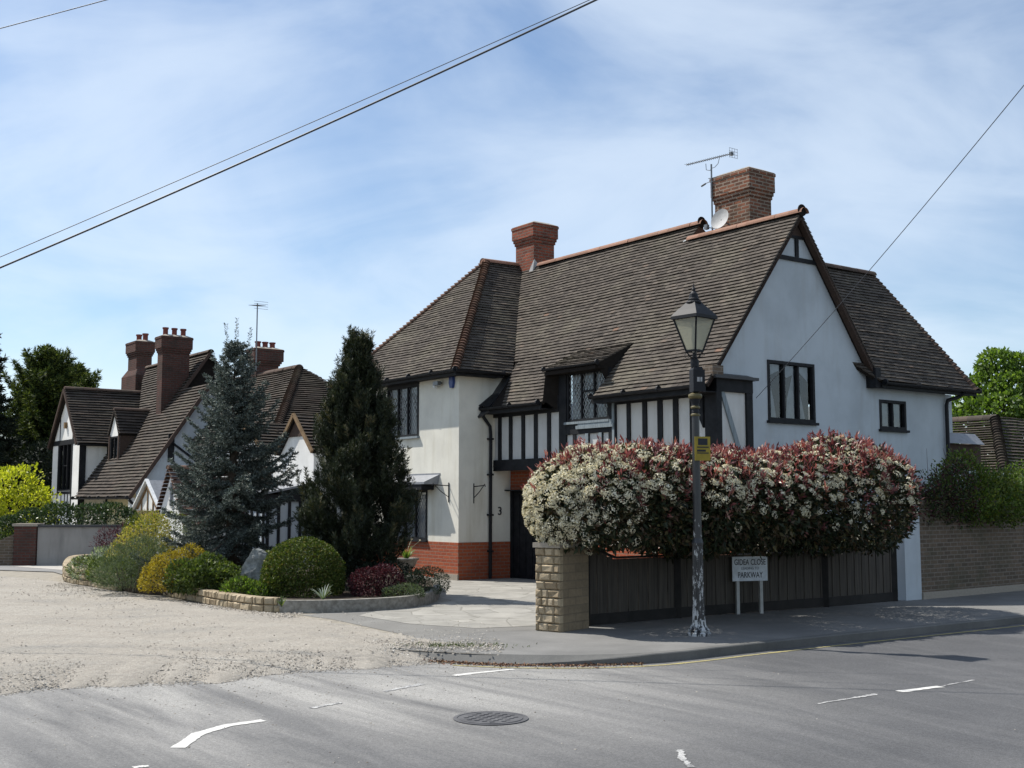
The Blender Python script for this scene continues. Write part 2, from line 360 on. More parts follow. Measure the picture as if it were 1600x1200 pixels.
# ---------------------------------------------------------------- ground materials
def asphalt_mat():
    m, nt, b = mat('asphalt', .85, .3)
    t = nd(nt, 'ShaderNodeTexCoord')
    def rotv(deg): 
        mp = nd(nt, 'ShaderNodeMapping'); mp.inputs['Rotation'].default_value = (0, 0, radians(deg)); nt.links.new(t.outputs['Object'], mp.inputs[0]); return mp.outputs[0]
    n = noise(nt, .55, 6, .6); g = noise(nt, 130, 3, .65); g2 = noise(nt, 28, 4, .65)
    n2 = noise(nt, 1.0, 7, .62, vec=rotv(52), dist=.4, mscale=(.16, 1.5, 1)); n4 = noise(nt, 1.2, 8, .66, vec=rotv(66), dist=.5, mscale=(.14, 1.7, 1)); n5 = noise(nt, .8, 7, .6, vec=rotv(-28), dist=.4, mscale=(.12, 1.4, 1))
    c = ramp(nt, n.outputs[0], [(.3, (.072, .073, .077)), (.7, (.115, .115, .118))]).outputs[0]
    vm = nd(nt, 'ShaderNodeVectorMath', operation='DISTANCE'); nt.links.new(t.outputs['Object'], vm.inputs[0]); vm.inputs[1].default_value = (-2.6, 12.3, -.1)
    dd = nd(nt, 'ShaderNodeMapRange'); dd.interpolation_type = 'SMOOTHSTEP'; dd.inputs[1].default_value = 1.5; dd.inputs[2].default_value = 7.0; dd.inputs[3].default_value = 1.0; dd.inputs[4].default_value = .0
    nt.links.new(vm.outputs['Value'], dd.inputs[0])
    st = ramp(nt, n2.outputs[0], [(.38, .25), (.62, 1.0)]).outputs[0]
    f = nd(nt, 'ShaderNodeMath', operation='MULTIPLY'); nt.links.new(st, f.inputs[0]); nt.links.new(dd.outputs[0], f.inputs[1])
    c = mixrgb(nt, f.outputs[0], c, (.34, .33, .31))
    c = mixrgb(nt, ramp(nt, n4.outputs[0], [(.50, .0), (.76, .30)]).outputs[0], c, (.25, .245, .24))
    c = mixrgb(nt, ramp(nt, n5.outputs[0], [(.52, .0), (.75, .22)]).outputs[0], c, (.055, .056, .062))
    g3_ = noise(nt, 62, 2, .5); c = mixrgb(nt, .6, c, ramp(nt, g2.outputs[0], [(.3, .70), (.7, 1.2)]).outputs[0], 'MULTIPLY'); c = mixrgb(nt, .6, c, ramp(nt, g3_.outputs[0], [(.3, .62), (.7, 1.3)]).outputs[0], 'MULTIPLY')
    c = mixrgb(nt, .75, c, ramp(nt, g.outputs[0], [(.3, .45), (.7, 1.35)]).outputs[0], 'MULTIPLY')
    nt.links.new(c, b.inputs['Base Color']); bump(nt, b, g.outputs[0], .5, .006); return m
M['asphalt'] = asphalt_mat()
M['pave'] = None
def pave_mat(name, a, b_, g_=.5, sc_=.9):
    m, nt, b = mat(name, .9, .2); n = noise(nt, sc_, 7, .65); g = noise(nt, 140, 2, .6)
    c = ramp(nt, n.outputs[0], [(.3, a), (.7, b_)]).outputs[0]
    c = mixrgb(nt, g_, c, ramp(nt, g.outputs[0], [(.3, .5), (.7, 1.15)]).outputs[0], 'MULTIPLY'); nt.links.new(c, b.inputs['Base Color']); bump(nt, b, g.outputs[0], .5, .006); return m
M['pave'] = pave_mat('pavement_asphalt', (.15, .148, .142), (.235, .23, .22))
M['apron'] = pave_mat('apron_asphalt', (.17, .165, .155), (.24, .235, .22))
M['smooth'] = pave_mat('smooth_grey_track', (.20, .198, .19), (.27, .265, .26))
M['kerb'] = pave_mat('kerb_stone', (.11, .11, .105), (.19, .185, .175))
def worn_paint(name, c1, thr):
    m, nt, b = mat(name, .8, .3); n = noise(nt, 14, 6, .7); g = noise(nt, 120, 3, .65); n3 = noise(nt, 5, 5, .7)
    ad = nd(nt, 'ShaderNodeMath', operation='MULTIPLY_ADD'); nt.links.new(n.outputs[0], ad.inputs[0]); ad.inputs[1].default_value = .5; hf = nd(nt, 'ShaderNodeMath', operation='MULTIPLY'); nt.links.new(g.outputs[0], hf.inputs[0]); hf.inputs[1].default_value = .5; nt.links.new(hf.outputs[0], ad.inputs[2])
    f = ramp(nt, ad.outputs[0], [(thr, 0.0), (thr + .10, 1.0)]).outputs[0]
    c = mixrgb(nt, f, c1, (.15, .15, .155)); c = mixrgb(nt, .4, c, ramp(nt, n3.outputs[0], [(.3, .65), (.7, 1.1)]).outputs[0], 'MULTIPLY'); nt.links.new(c, b.inputs['Base Color']); return m
M['white_line'] = worn_paint('worn_road_paint', (.58, .57, .54), .56); M['white_faint'] = worn_paint('faint_road_paint', (.46, .455, .44), .46)
M['yellow_line'] = pave_mat('worn_yellow_paint', (.24, .22, .15), (.42, .36, .15), .4, 3)
M['iron'] = pave_mat('cast_iron', (.06, .06, .065), (.14, .14, .145), .4, 4)
def drive_mat():
    m, nt, b = mat('crazy_paving', .85, .3); v = nd(nt, 'ShaderNodeTexVoronoi', feature='DISTANCE_TO_EDGE'); v.inputs['Scale'].default_value = 1.7
    v2 = nd(nt, 'ShaderNodeTexVoronoi'); v2.inputs['Scale'].default_value = 1.7; t = nd(nt, 'ShaderNodeTexCoord')
    nt.links.new(t.outputs['Object'], v.inputs['Vector']); nt.links.new(t.outputs['Object'], v2.inputs['Vector'])
    s = nd(nt, 'ShaderNodeSeparateColor'); nt.links.new(v2.outputs['Color'], s.inputs[0])
    c = ramp(nt, s.outputs[0], [(0, (.27, .26, .235)), (1, (.36, .345, .31))]).outputs[0]
    e = ramp(nt, v.outputs[0], [(.0, .0), (.03, 1.0)]).outputs[0]; c = mixrgb(nt, e, (.21, .20, .175), c)
    n = noise(nt, 3, 7, .65); c = mixrgb(nt, .6, c, ramp(nt, n.outputs[0], [(.3, .6), (.7, 1.1)]).outputs[0], 'MULTIPLY'); nt.links.new(c, b.inputs['Base Color'])
    bump(nt, b, e, .3, .01); return m
M['drive'] = drive_mat()
def gravel_mat():
    m, nt, b = mat('gravel_track', .95, .15); n = noise(nt, .8, 7, .62, mscale=(.6, 1.3, 1), dist=.3); g = noise(nt, 70, 3, .7); v = nd(nt, 'ShaderNodeTexVoronoi'); v.inputs['Scale'].default_value = 34
    t = nd(nt, 'ShaderNodeTexCoord'); nt.links.new(t.outputs['Object'], v.inputs['Vector'])
    c = ramp(nt, n.outputs[0], [(.32, (.345, .325, .29)), (.5, (.405, .37, .32)), (.68, (.44, .41, .36))]).outputs[0]
    s = nd(nt, 'ShaderNodeSeparateColor'); nt.links.new(v.outputs['Color'], s.inputs[0])
    c = mixrgb(nt, .35, c, ramp(nt, s.outputs[0], [(0, .62), (.8, 1.05), (1, 1.3)]).outputs[0], 'MULTIPLY')
    c = mixrgb(nt, .5, c, ramp(nt, g.outputs[0], [(.3, .6), (.7, 1.15)]).outputs[0], 'MULTIPLY')
    nt.links.new(c, b.inputs['Base Color']); bump(nt, b, g.outputs[0], .8, .03); return m
M['gravel'] = gravel_mat()
M['stones'] = rnd_mat('loose_stones', [(0, (.16, .14, .12)), (.4, (.30, .27, .23)), (.8, (.44, .40, .34)), (1, (.58, .55, .50))], .9, .2, .2, bs=0)
M['grass'] = speckled('rough_grass', (.05, .075, .025), (.10, .12, .045), 6, .95, .6, .05)
M['debris'] = rnd_mat('fallen_leaves', [(0, (.11, .06, .04)), (.6, (.22, .12, .08)), (1, (.32, .23, .13))], .9, .2, .2, bs=0)

# ---------------------------------------------------------------- ground
def sheet(name, pts, z, m, kind='structure', thick=0.0):
    P = [Vector((p[0], p[1], z)) for p in pts]; mb = MB()
    if thick: mb.prism(P, (0, 0, -thick))
    else:
        tri = tessellate_polygon([P]); fs = []
        for t in tri:
            e = (P[t[1]] - P[t[0]]).cross(P[t[2]] - P[t[0]]); fs.append(tuple(t) if e.z > 0 else tuple(t)[::-1])
        mb.add(P, fs)
    return tag(mb.build(name, m), kind=kind)
sheet('ground', [(-400, -60), (400, -60), (400, 900), (-400, 900)], -.125, M['grass'])
sheet('road', [(-70, -30), (90, -30), (90, 75), (60, 60), (14, 23.6), (9, 20), (-.4, 14.4), (-9, 13.6), (-40, 6), (-70, 0)], -.10, M['asphalt'])
def smooth_pts(p, n=5):
    out_ = []
    for i in range(len(p) - 1):
        p0 = p[max(i - 1, 0)]; p1 = p[i]; p2 = p[i + 1]; p3 = p[min(i + 2, len(p) - 1)]
        for k in range(n):
            t = k / n
            out_.append(tuple(.5 * (2 * p1[j] + (p2[j] - p0[j]) * t + (2 * p0[j] - 5 * p1[j] + 4 * p2[j] - p3[j]) * t * t + (3 * p1[j] - p0[j] - 3 * p2[j] + p3[j]) * t ** 3) for j in range(len(p1))))
    out_.append(tuple(p[-1])); return out_
KERB = smooth_pts([(-1.7, 14.0), (-1.2, 13.82), (-.72, 13.62), (-.3, 13.45), (0.1, 13.36), (.74, 13.34), (1.44, 13.5), (2.03, 13.86), (2.71, 14.4), (4.13, 15.45), (5.75, 16.6), (7.68, 18.0), (12, 21.3), (20, 27.5), (60, 59)], 6)
# raised land behind the kerb
land = [p for p in KERB if p[0] > -.75]
inner = [(k[0] - .05, k[1] + .13) for k in KERB]
GE = [(-30, 8.0), (-14, 9.2), (-8, 10.4), (-6, 11.0), (-4.9, 11.25), (-4.41, 11.75), (-3.81, 11.92), (-2.9, 12.15), (-2.56, 12.7), (-2.08, 12.98), (-1.55, 13.18), (-1.08, 13.45), (-.72, 13.62)]
sheet('garden_ground', inner[1:] + [(60, 300), (-300, 300), (-300, 30), (-60, 12), (-30, 9.6), (-14, 10.8), (-8, 12.0), (-4.9, 13.0), (-3, 13.9), (-1.2, 14.6)], -.004, speckled('dusty_ground', (.22, .20, .165), (.31, .28, .23), 5, .95, .5, .02))
# kerb stones: a low step that fades at the drop end
mb = MB()
def off2(P, i, d):
    a = P[max(i - 1, 0)]; b = P[min(i + 1, len(P) - 1)]; tx, ty = b[0] - a[0], b[1] - a[1]; l = math.hypot(tx, ty) or 1
    return (P[i][0] - ty / l * d, P[i][1] + tx / l * d)
vs = []; fs = []; NK = len(KERB)
for i, p in enumerate(KERB):
    hz = min(1, max(.04, (p[0] + .3) / 1.9)); q = off2(KERB, i, .125); top = .004; q0 = off2(KERB, i, .012)
    vs += [(p[0], p[1], -.11), (p[0], p[1], -.1 + .092 * hz), (q0[0], q0[1], top - .1 * (1 - hz) + (0 if hz < 1 else -.001)), (q[0], q[1], top), (q[0], q[1], -.11)]
for i in range(NK - 1):
    for k in range(4): a = i * 5 + k; fs.append((a, a + 5, a + 6, a + 1)[::-1] if False else (a, a + 5, a + 6, a + 1))
mb.add(vs, fs); tag(mb.build('kerb', M['kerb']), kind='structure')
paveline = [off2(KERB, i, .125) for i in range(NK)]
sheet('pavement', [p for p in paveline] + [(60, 66), (20, 33.5), (9.98, 25.2), (7.2, 22), (5.14, 20), (2.47, 18.2), (1.0, 17.2), (1.0, 16.6), (.34, 16.1), (-.3, 15.9), (-1.5, 15.4), (-1.5, 14.5)], .0, M['pave'])
sheet('driveway', [(-1.25, 15.28), (-.3, 15.9), (.3, 16.1), (1.1, 17.3), (2.5, 18.3), (5.1, 20.2), (6.6, 21.3), (7.5, 24.5), (0, 29), (-5, 33), (-9, 27), (-3.6, 22), (-1.4, 20), (-3.2, 18.2), (-2.6, 17.5)], .0005, M['apron'])
sheet('paved_drive', [G(560, 962), G(640, 975), G(745, 982), G(842, 978), (.9, 17), (2.3, 18.5), (5.4, 21), (6.2, 24.5), (0, 28.5), (-5, 32), (-5.5, 27), (-2, 21.5), (-1.2, 20.2), (-2.1, 18.9)], .004, M['drive'])
# gravel track: rises over a ragged lip from the road
def gravel_sheet():
    nx, ny = 190, 60; xs = np.linspace(-26, -.35, nx) if False else np.concatenate([np.linspace(-30, -9, 40), np.linspace(-8.9, -.3, 150)])
    gx = np.array([p[0] for p in GE] + [-.3]); gy = np.array([p[1] for p in GE] + [13.6])
    tx = np.array([-30, -20, -14, -11.9, -10.54, -9.28, -7.44, -6.07, -3.75, -2.61, -1.52, -.54, -.3]); ty = np.array([33, 31.5, 29.5, 27.8, 26.6, 25.2, 22.9, 21.1, 18.5, 17.2, 15.6, 14.35, 13.9])
    vs = []; fs = []
    for i, x in enumerate(xs):
        y0 = np.interp(x, gx, gy) + .10 * sin(x * 5.1) * .6 + .07 * sin(x * 13.7 + 1) + rng.normal() * .02; y1 = np.interp(x, tx, ty) + rng.normal() * .06
        for j in range(ny):
            t = (j / (ny - 1)) ** 1.6; y = y0 + (y1 - y0) * t
            d = y - y0; z = -.104 + .118 * min(1, d / .9) ** .7 + (.012 * sin(x * 2.1 + y * 1.3) + rng.normal() * .004) * min(1, d * 2)
            e = (y1 - y); z = z if e > .5 else min(z, .004 + .016 * e)
            vs.append((x, y, z - (.03 if j == 0 else 0)))
    for i in range(nx - 1):
        for j in range(ny - 1): a = i * ny + j; fs.append((a, a + ny, a + ny + 1, a + 1))
    mb = MB(); mb.add(vs, fs); return tag(mb.build('gravel_path', M['gravel'], smooth=True), kind='structure')
gravel_sheet()
sheet('side_track', [(-30, 31), (-14, 30.5), (-11.2, 29.2), (-9.9, 27.0), (-9.0, 28), (-10.3, 33.5), (-16, 33.5), (-30, 40)], .014, M['smooth'])
sheet('far_drive', [(-13.2, 31.6), (-11.1, 29.8), (-9, 29), (-7, 33), (-9, 42), (-12, 40), (-11, 34)], .018, pave_mat('pale_concrete', (.38, .36, .33), (.46, .44, .40), .2))
# loose stones
def stones(name, P, S, m, kind='stuff'):
    n = len(P); base = np.array([(1, 0, 0), (0, 1, 0), (-1, 0, 0), (0, -1, 0), (0, 0, .8), (0, 0, -.5)])
    rot = rng.random(n) * 6.28; sx = S * rng.uniform(.7, 1.3, n); sy = S * rng.uniform(.5, 1, n); sz = S * rng.uniform(.4, .8, n)
    V = base[None] * np.stack([sx, sy, sz], 1)[:, None, :] + rng.normal(size=(n, 6, 3)) * (S * .12)[:, None, None]
    c, s_ = np.cos(rot)[:, None], np.sin(rot)[:, None]; X = V[..., 0] * c - V[..., 1] * s_; Y = V[..., 0] * s_ + V[..., 1] * c
    V = np.stack([X, Y, V[..., 2]], -1) + P[:, None, :]
    T = np.array([(0, 1, 4), (1, 2, 4), (2, 3, 4), (3, 0, 4)]); Q = V[:, T, :].reshape(-1, 3, 3)
    return tag(quads(name, Q, m, rnd=np.repeat(rng.random(n), 4)), 'loose pale gravel scattered over the track and road edge', None, kind=kind)
gx = np.array([p[0] for p in GE]); gy = np.array([p[1] for p in GE])
def gz(x, y): 
    d = y - np.interp(x, gx, gy); return np.where(d < 0, -.1, -.104 + .118 * np.minimum(1, np.maximum(d, 0) / .9) ** .7)
n = 9000; x = rng.uniform(-9.5, -.2, n); d = rng.exponential(.75, n) - .12; y = np.interp(x, gx, gy) + d; A_ = np.stack([x, y, gz(x, y) + .004], 1); SA = rng.uniform(.005, .017, n)
n = 3500; x = rng.uniform(-14, -2, n); y = rng.uniform(12, 27, n); k = y > np.interp(x, gx, gy); B_ = np.stack([x, y, gz(x, y) + .006], 1)[k]; SB = rng.uniform(.006, .02, k.sum())
n = 1500; x = np.clip(rng.normal(-1.6, 1.9, n), -6, 4); y = np.interp(x, gx, gy) - rng.exponential(1.3, n); C_ = np.stack([x, y, np.full(n, -.098)], 1); SC = rng.uniform(.003, .013, n) * rng.uniform(.6, 1.1, n)
n = 1500; x = rng.uniform(-2.4, -.1, n); y = rng.normal(14.1, .28, n) + (-x) * .15; D_ = np.stack([x, y, np.full(n, .012)], 1); SD = rng.uniform(.006, .024, n)
n = 3000; x = rng.uniform(-9.5, -3.2, n); y = np.interp(x, [-9.5, -7.5, -6.1, -3.7], [25.2, 22.7, 21.0, 18.4]) - rng.exponential(.5, n); E_ = np.stack([x, y, np.full(n, .016)], 1); SE = rng.uniform(.007, .022, n)
P_ = np.concatenate([A_, B_, C_, D_, E_]); S_ = np.concatenate([SA, SB, SC, SD, SE]); K_ = P_[:, 1] > 5
stones('gravel', P_[K_], S_[K_], M['stones'])
# leaf litter in the gutter
n = 900; ii = rng.uniform(8, 36, n); kx = np.interp(ii, range(NK), [p[0] for p in KERB]); ky = np.interp(ii, range(NK), [p[1] for p in KERB])
P_ = np.stack([kx + rng.normal(size=n) * .04, ky - rng.exponential(.05, n) - .01, np.full(n, -.085)], 1)
D_ = rng.normal(size=(n, 3)); D_[:, 2] *= .25
tag(quads('leaf_litter', leaf_quads(P_, D_, rng.uniform(.015, .045, n), .02), M['debris']), 'brown fallen leaves gathered along the kerb', kind='stuff')

# road markings, laid as thin sheets on the road
def strip(name, pts, w0, w1, m, z=-.096, worn=0.0):
    P = [G(*p, -.1) if len(p) == 2 and p[1] > 500 else Vector((p[0], p[1], 0)) for p in pts]; n = len(P); mb = MB(); vs = []
    sub = 10; Q = [P[i].lerp(P[i + 1], k / sub) for i in range(n - 1) for k in range(sub)] + [P[-1]]
    pq = [(q.x, q.y) for q in Q]
    for i in range(len(Q)):
        w = w0 + (w1 - w0) * i / (len(Q) - 1); j = random.uniform(-worn, worn) * w; k = random.uniform(-worn, worn) * w
        a = off2(pq, i, w / 2 + j); b = off2(pq, i, -w / 2 + k); vs += [(b[0], b[1], z), (a[0], a[1], z)]
    mb.add(vs, [(2 * i, 2 * i + 2, 2 * i + 3, 2 * i + 1) for i in range(len(Q) - 1)])
    return tag(mb.build(name, m), kind='structure')
strip('road_marking', [(277, 1169), (310, 1147), (355, 1134), (412, 1126)], .11, .10, M['white_line'], worn=.06)
strip('road_marking', [(487, 1107), (533, 1098)], .07, .05, M['white_faint'], worn=.3)
strip('road_marking', [(600, 1081), (659, 1069)], .06, .08, M['white_faint'], worn=.3)
strip('road_marking', [(709, 1056), (760, 1050), (803, 1046)], .10, .07, M['white_line'], worn=.15)
strip('road_marking', [(838, 1041), (890, 1037), (945, 1033)], .09, .06, M['white_faint'], worn=.25)
strip('road_marking', [(1277, 1100), (1340, 1090), (1370, 1085)], .03, .06, M['white_faint'], worn=.3)
strip('road_marking', [(1405, 1081), (1470, 1073)], .10, .09, M['white_line'], worn=.15)
strip('road_marking', [(1472, 1072), (1522, 1063)], .04, .03, M['white_faint'], worn=.5)
strip('road_marking', [(208, 1200), (232, 1197)], .06, .05, M['white_line'], worn=.2)
strip('road_marking', [(1062, 1172), (1066, 1185), (1080, 1199)], .05, .05, M['white_faint'], worn=.25)
yl = [off2(KERB, i, -.2) for i in range(14, NK)]
strip('yellow_line', [(p[0], p[1]) for p in yl], .06, .06, M['yellow_line'], worn=.12)
# manhole cover
mc = G(767, 1123, -.1); mb = MB(); mb.lathe([(.315, 0), (.315, .006), (.285, .007), (.283, .003), (.27, .003), (.268, .008), (0.001, .008)], n=40)
for i in range(-5, 6):
    for j in range(-5, 6):
        if i * i + j * j < 25 and (i + j) % 2: mb.box((i * .05 - .02, j * .05 - .012, .008), (i * .05 + .02, j * .05 + .012, .013))
tag(mb.build('manhole_cover', M['iron'], loc=(mc.x, mc.y, -.098), rz=.3), 'round cast iron manhole cover set in the grey road', 'manhole cover')

# ---------------------------------------------------------------- building kit
def FB(a, b, z): return Matrix.Translation((a, b, z))                       # wall facing -b
def FA(a, b, z): return Matrix.Translation((a, b, z)) @ Matrix(((0, -1, 0, 0), (1, 0, 0, 0), (0, 0, 1, 0), (0, 0, 0, 1)))   # wall facing +a
def wall(mb, fr, poly, holes=(), reveal=.12):
    """poly of (u,z) in the wall plane, rectangular holes (u0,z0,u1,z1); outward is -y"""
    loops = [[Vector((u, 0, z)) for u, z in poly]]
    for u0, z0, u1, z1 in holes: loops.append([Vector((u0, 0, z0)), Vector((u1, 0, z0)), Vector((u1, 0, z1)), Vector((u0, 0, z1))])
    tri = tessellate_polygon(loops); P = [p for l in loops for p in l]; old = mb.fr; mb.fr = fr
    mb.add(P, [tuple(t) if (P[t[1]] - P[t[0]]).cross(P[t[2]] - P[t[0]]).y < 0 else tuple(t)[::-1] for t in tri])
    for u0, z0, u1, z1 in holes:
        q = [(u0, z0), (u1, z0), (u1, z1), (u0, z1)]
        for i in range(4):
            a, b = q[i], q[(i + 1) % 4]; mb.add([(a[0], 0, a[1]), (b[0], 0, b[1]), (b[0], reveal, b[1]), (a[0], reveal, a[1])], [(0, 1, 2, 3)])
    mb.fr = old
def window(parent, fr, w, h, n=3, lattice=True, curtain='drape', sill=.05, framew=.055, transom=None, rec=.05, sillmat='timber', mull=.045):
    mb = MB(); mb.fr = fr
    mb.box((0, -.02, 0), (framew, rec + .03, h)); mb.box((w - framew, -.02, 0), (w, rec + .03, h))
    mb.box((framew, -.018, h - framew), (w - framew, rec + .03, h)); mb.box((framew, -.018, 0), (w - framew, rec + .03, framew))
    iw = (w - 2 * framew); cw = iw / n
    for i in range(1, n): x = framew + cw * i; mb.box((x - mull / 2, -.01, framew), (x + mull / 2, rec + .02, h - framew))
    if transom:
        i = transom[0]; mb.box((framew + cw * i + mull / 2, -.005, transom[1]), (framew + cw * (i + 1) - mull / 2, rec + .015, transom[1] + .035))
    o = mb.build('window', M['black'], parent)
    g = MB(); g.fr = fr; y = rec - .005; g.add([(framew, y, framew), (w - framew, y, framew), (w - framew, y, h - framew), (framew, y, h - framew)], [(0, 1, 2, 3)])
    g.build('pane', M['glass'], o)
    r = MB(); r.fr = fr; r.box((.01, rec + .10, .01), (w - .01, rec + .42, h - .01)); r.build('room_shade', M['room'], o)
    if lattice:
        l = MB(); l.fr = fr; px, pz = .105, .155
        for c in range(n):
            x0 = framew + cw * c + (mull / 2 if c else 0); x1 = framew + cw * (c + 1) - (mull / 2 if c < n - 1 else 0); z0, z1 = framew, h - framew
            k = px / pz
            for s in (1, -1):
                m = -int((z1 - z0) / pz) - 2
                while m < int((x1 - x0) / px + (z1 - z0) / pz) + 3:
                    # line x = xc + s*k*(z-z0)
                    xc = (x0 if s > 0 else x0) + m * px if s > 0 else x0 + m * px
                    pts = []
                    za, zb = z0, z1; xa = xc + s * k * 0; xb = xc + s * k * (zb - za)
                    # clip
                    def cl(p, q):
                        t0, t1 = 0., 1.; dxx = q[0] - p[0]
                        if abs(dxx) < 1e-9: return None
                        ta, tb = (x0 - p[0]) / dxx, (x1 - p[0]) / dxx
                        if ta > tb: ta, tb = tb, ta
                        t0 = max(t0, ta); t1 = min(t1, tb)
                        return None if t1 - t0 < .02 else ((p[0] + dxx * t0, p[1] + (q[1] - p[1]) * t0), (p[0] + dxx * t1, p[1] + (q[1] - p[1]) * t1))
                    r_ = cl((xa, za), (xb, zb))
                    if r_: l.beam((r_[0][0], y - .008, r_[0][1]), (r_[1][0], y - .008, r_[1][1]), .011, .005, up=(0, 1, 0))
                    m += 1
        l.build('leading', M['leadline'], o)
    if curtain:
        c = MB(); c.fr = fr; y = rec + .05
        def drape(poly, nf=None):
            c.add([(px_, y + .012 * sin(px_ * 40), pz_) for px_, pz_ in poly], [tuple(range(len(poly)))])
        if curtain == 'drape':
            for i in range(n):
                x0 = framew + cw * i; x1 = x0 + cw; f = (i % 2 == 0)
                if f: drape([(x0, 0), (x0 + cw * .75, 0), (x0 + cw * .5, h * .35), (x0 + cw * .15, h * .75), (x0, h)])
                else: drape([(x1, 0), (x0 + cw * .3, 0), (x0 + cw * .5, h * .4), (x0 + cw * .9, h * .8), (x1, h)])
            drape([(framew, h), (framew, h * .72), (w * .3, h * .84), (w * .5, h * .74), (w * .75, h * .86), (w - framew, h * .7), (w - framew, h)])
        else:
            k = 30
            for i in range(k):
                xa = framew + iw * i / k; xb = framew + iw * (i + 1) / k; ya = y + .02 * (i % 2); yb = y + .02 * ((i + 1) % 2)
                c.add([(xa, ya, 0), (xb, yb, 0), (xb, yb, h), (xa, ya, h)], [(0, 1, 2, 3)])
        c.build('curtain', M['curtain'], o)
    if sill:
        s = MB(); s.fr = fr; s.box((-.04, -.07, -sill), (w + .04, .02, -.001)); s.build('sill', M[sillmat], o)
    return o
def clip_poly(sub, poly):
    out_ = sub; n = len(poly)
    for i in range(n):
        ax, ay = poly[i]; bx, by = poly[(i + 1) % n]; inp = out_; out_ = []
        if not inp: return []
        f = lambda p: (bx - ax) * (p[1] - ay) - (by - ay) * (p[0] - ax)
        for j in range(len(inp)):
            p, q = inp[j], inp[(j + 1) % len(inp)]; fp, fq = f(p), f(q)
            if fp >= 0: out_.append(p)
            if fp * fq < 0: t = fp / (fp - fq); out_.append((p[0] + (q[0] - p[0]) * t, p[1] + (q[1] - p[1]) * t))
    return out_
def tiles(mb, polys, tw=.165, ex=.098, lift=.024, under=None, wob=.012):
    """tile courses over convex 3D polygons lying in one plane; the first polygon's first edge is the eave"""
    P0 = Vector(polys[0][0]); e = Vector(polys[0][1]) - P0; n = Vector((0, 0, 0))
    pl = [Vector(p) for p in polys[0]]
    for i in range(len(pl)): n += pl[i].cross(pl[(i + 1) % len(pl)])
    n.normalize(); n = n if n.z > 0 else -n
    s = Vector((0, 0, 1)).cross(n); s.normalize(); t = n.cross(s)      # t up the slope
    for poly in polys:
        Q = [((Vector(p) - P0).dot(s), (Vector(p) - P0).dot(t)) for p in poly]
        ar = sum(Q[i][0] * Q[(i + 1) % len(Q)][1] - Q[(i + 1) % len(Q)][0] * Q[i][1] for i in range(len(Q)))
        if ar < 0: Q = Q[::-1]
        s0, s1 = min(q[0] for q in Q), max(q[0] for q in Q); t0, t1 = min(q[1] for q in Q), max(q[1] for q in Q)
        for r in range(int(math.floor(t0 / ex)), int(math.ceil(t1 / ex))):
            ta, tb = r * ex, (r + 1) * ex; o = (r % 2) * tw / 2 + random.uniform(-.008, .008); rowl = random.uniform(-.004, .004)
            for c in range(int(math.floor((s0 - o) / tw)), int(math.ceil((s1 - o) / tw)) + 1):
                sa, sb = o + c * tw + .002, o + (c + 1) * tw - .002; j = random.uniform(-.004, .004); j2 = j + random.uniform(-.004, .004)
                R = clip_poly([(sa, ta), (sb, ta), (sb, tb), (sa, tb)], Q)
                if len(R) < 3: continue
                rv = min(1, max(0, random.gauss(.45, .17))); lf = lift + random.uniform(-.003, .004) + rowl
                tilt = random.uniform(-.004, .004)
                def H(p): return .006 + lf * (1 - (p[1] - ta) / ex) + wob * (sin(p[0] * 1.3 + 1) * cos(p[1] * 1.1) + .4 * sin(p[0] * 3.1 + p[1] * 2)) + tilt * (p[0] - sa) / tw
                top = []
                for p in R:
                    low = abs(p[1] - ta) < 1e-6; top.append(P0 + s * p[0] + t * (p[1] + (j if low else 0)) + n * H(p))
                k = len(R); vs = list(top); fs = [tuple(range(k))]
                for i in range(k):
                    p, q = R[i], R[(i + 1) % k]
                    if abs(p[1] - tb) < 1e-6 and abs(q[1] - tb) < 1e-6: continue
                    lowe = abs(p[1] - ta) < 1e-6 and abs(q[1] - ta) < 1e-6; dt = .012 if lowe else 0; dn = .034 if lowe else .03
                    b0 = len(vs); vs += [top[i] + t * dt - n * dn, top[(i + 1) % k] + t * dt - n * dn]
                    fs.append((i, b0, b0 + 1, (i + 1) % k))
                mb.add(vs, fs, rv)
        if under is not None: under.prism([Vector(p) - n * .012 for p in poly], -n * .06)
def bonnets(mb, p, q, r=.12, step=.11, taper=.78, lift=.03, up=(0, 0, 1), th=.0):
    p = Vector(p); q = Vector(q); d = (q - p); L = d.length; d.normalize(); u = Vector(up); u = (u - d * u.dot(d)).normalized(); w = d.cross(u)
    k = max(1, int(round(L / step))); st = L / k; ns = 8
    for i in range(k):
        jx = random.uniform(-.006, .006); vs = []; fs = []
        for (tt, rr, lf) in ((0, r, lift), (st * 1.25, r * taper, 0)):
            for m in range(ns + 1):
                a = pi * (m / ns) * 1.0; vs.append(p + d * (i * st + tt) + (w * cos(a) * rr * 1.05 + u * (sin(a) * rr * .95 + lf - r * .35)) + w * jx)
        for (tt, rr, lf) in ((0.01, r - .02, lift),):
            for m in range(ns + 1):
                a = pi * (m / ns); vs.append(p + d * (i * st + tt) + (w * cos(a) * rr * 1.05 + u * (sin(a) * rr * .95 + lf - r * .35)) + w * jx)
        for m in range(ns): fs.append((m, m + 1, ns + 2 + m, ns + 1 + m)); fs.append((m + 1, m, 2 * ns + 2 + m, 2 * ns + 3 + m))
        fs.append(tuple(range(2 * ns + 2, 3 * ns + 3)))
        mb.add(vs, fs, random.random())
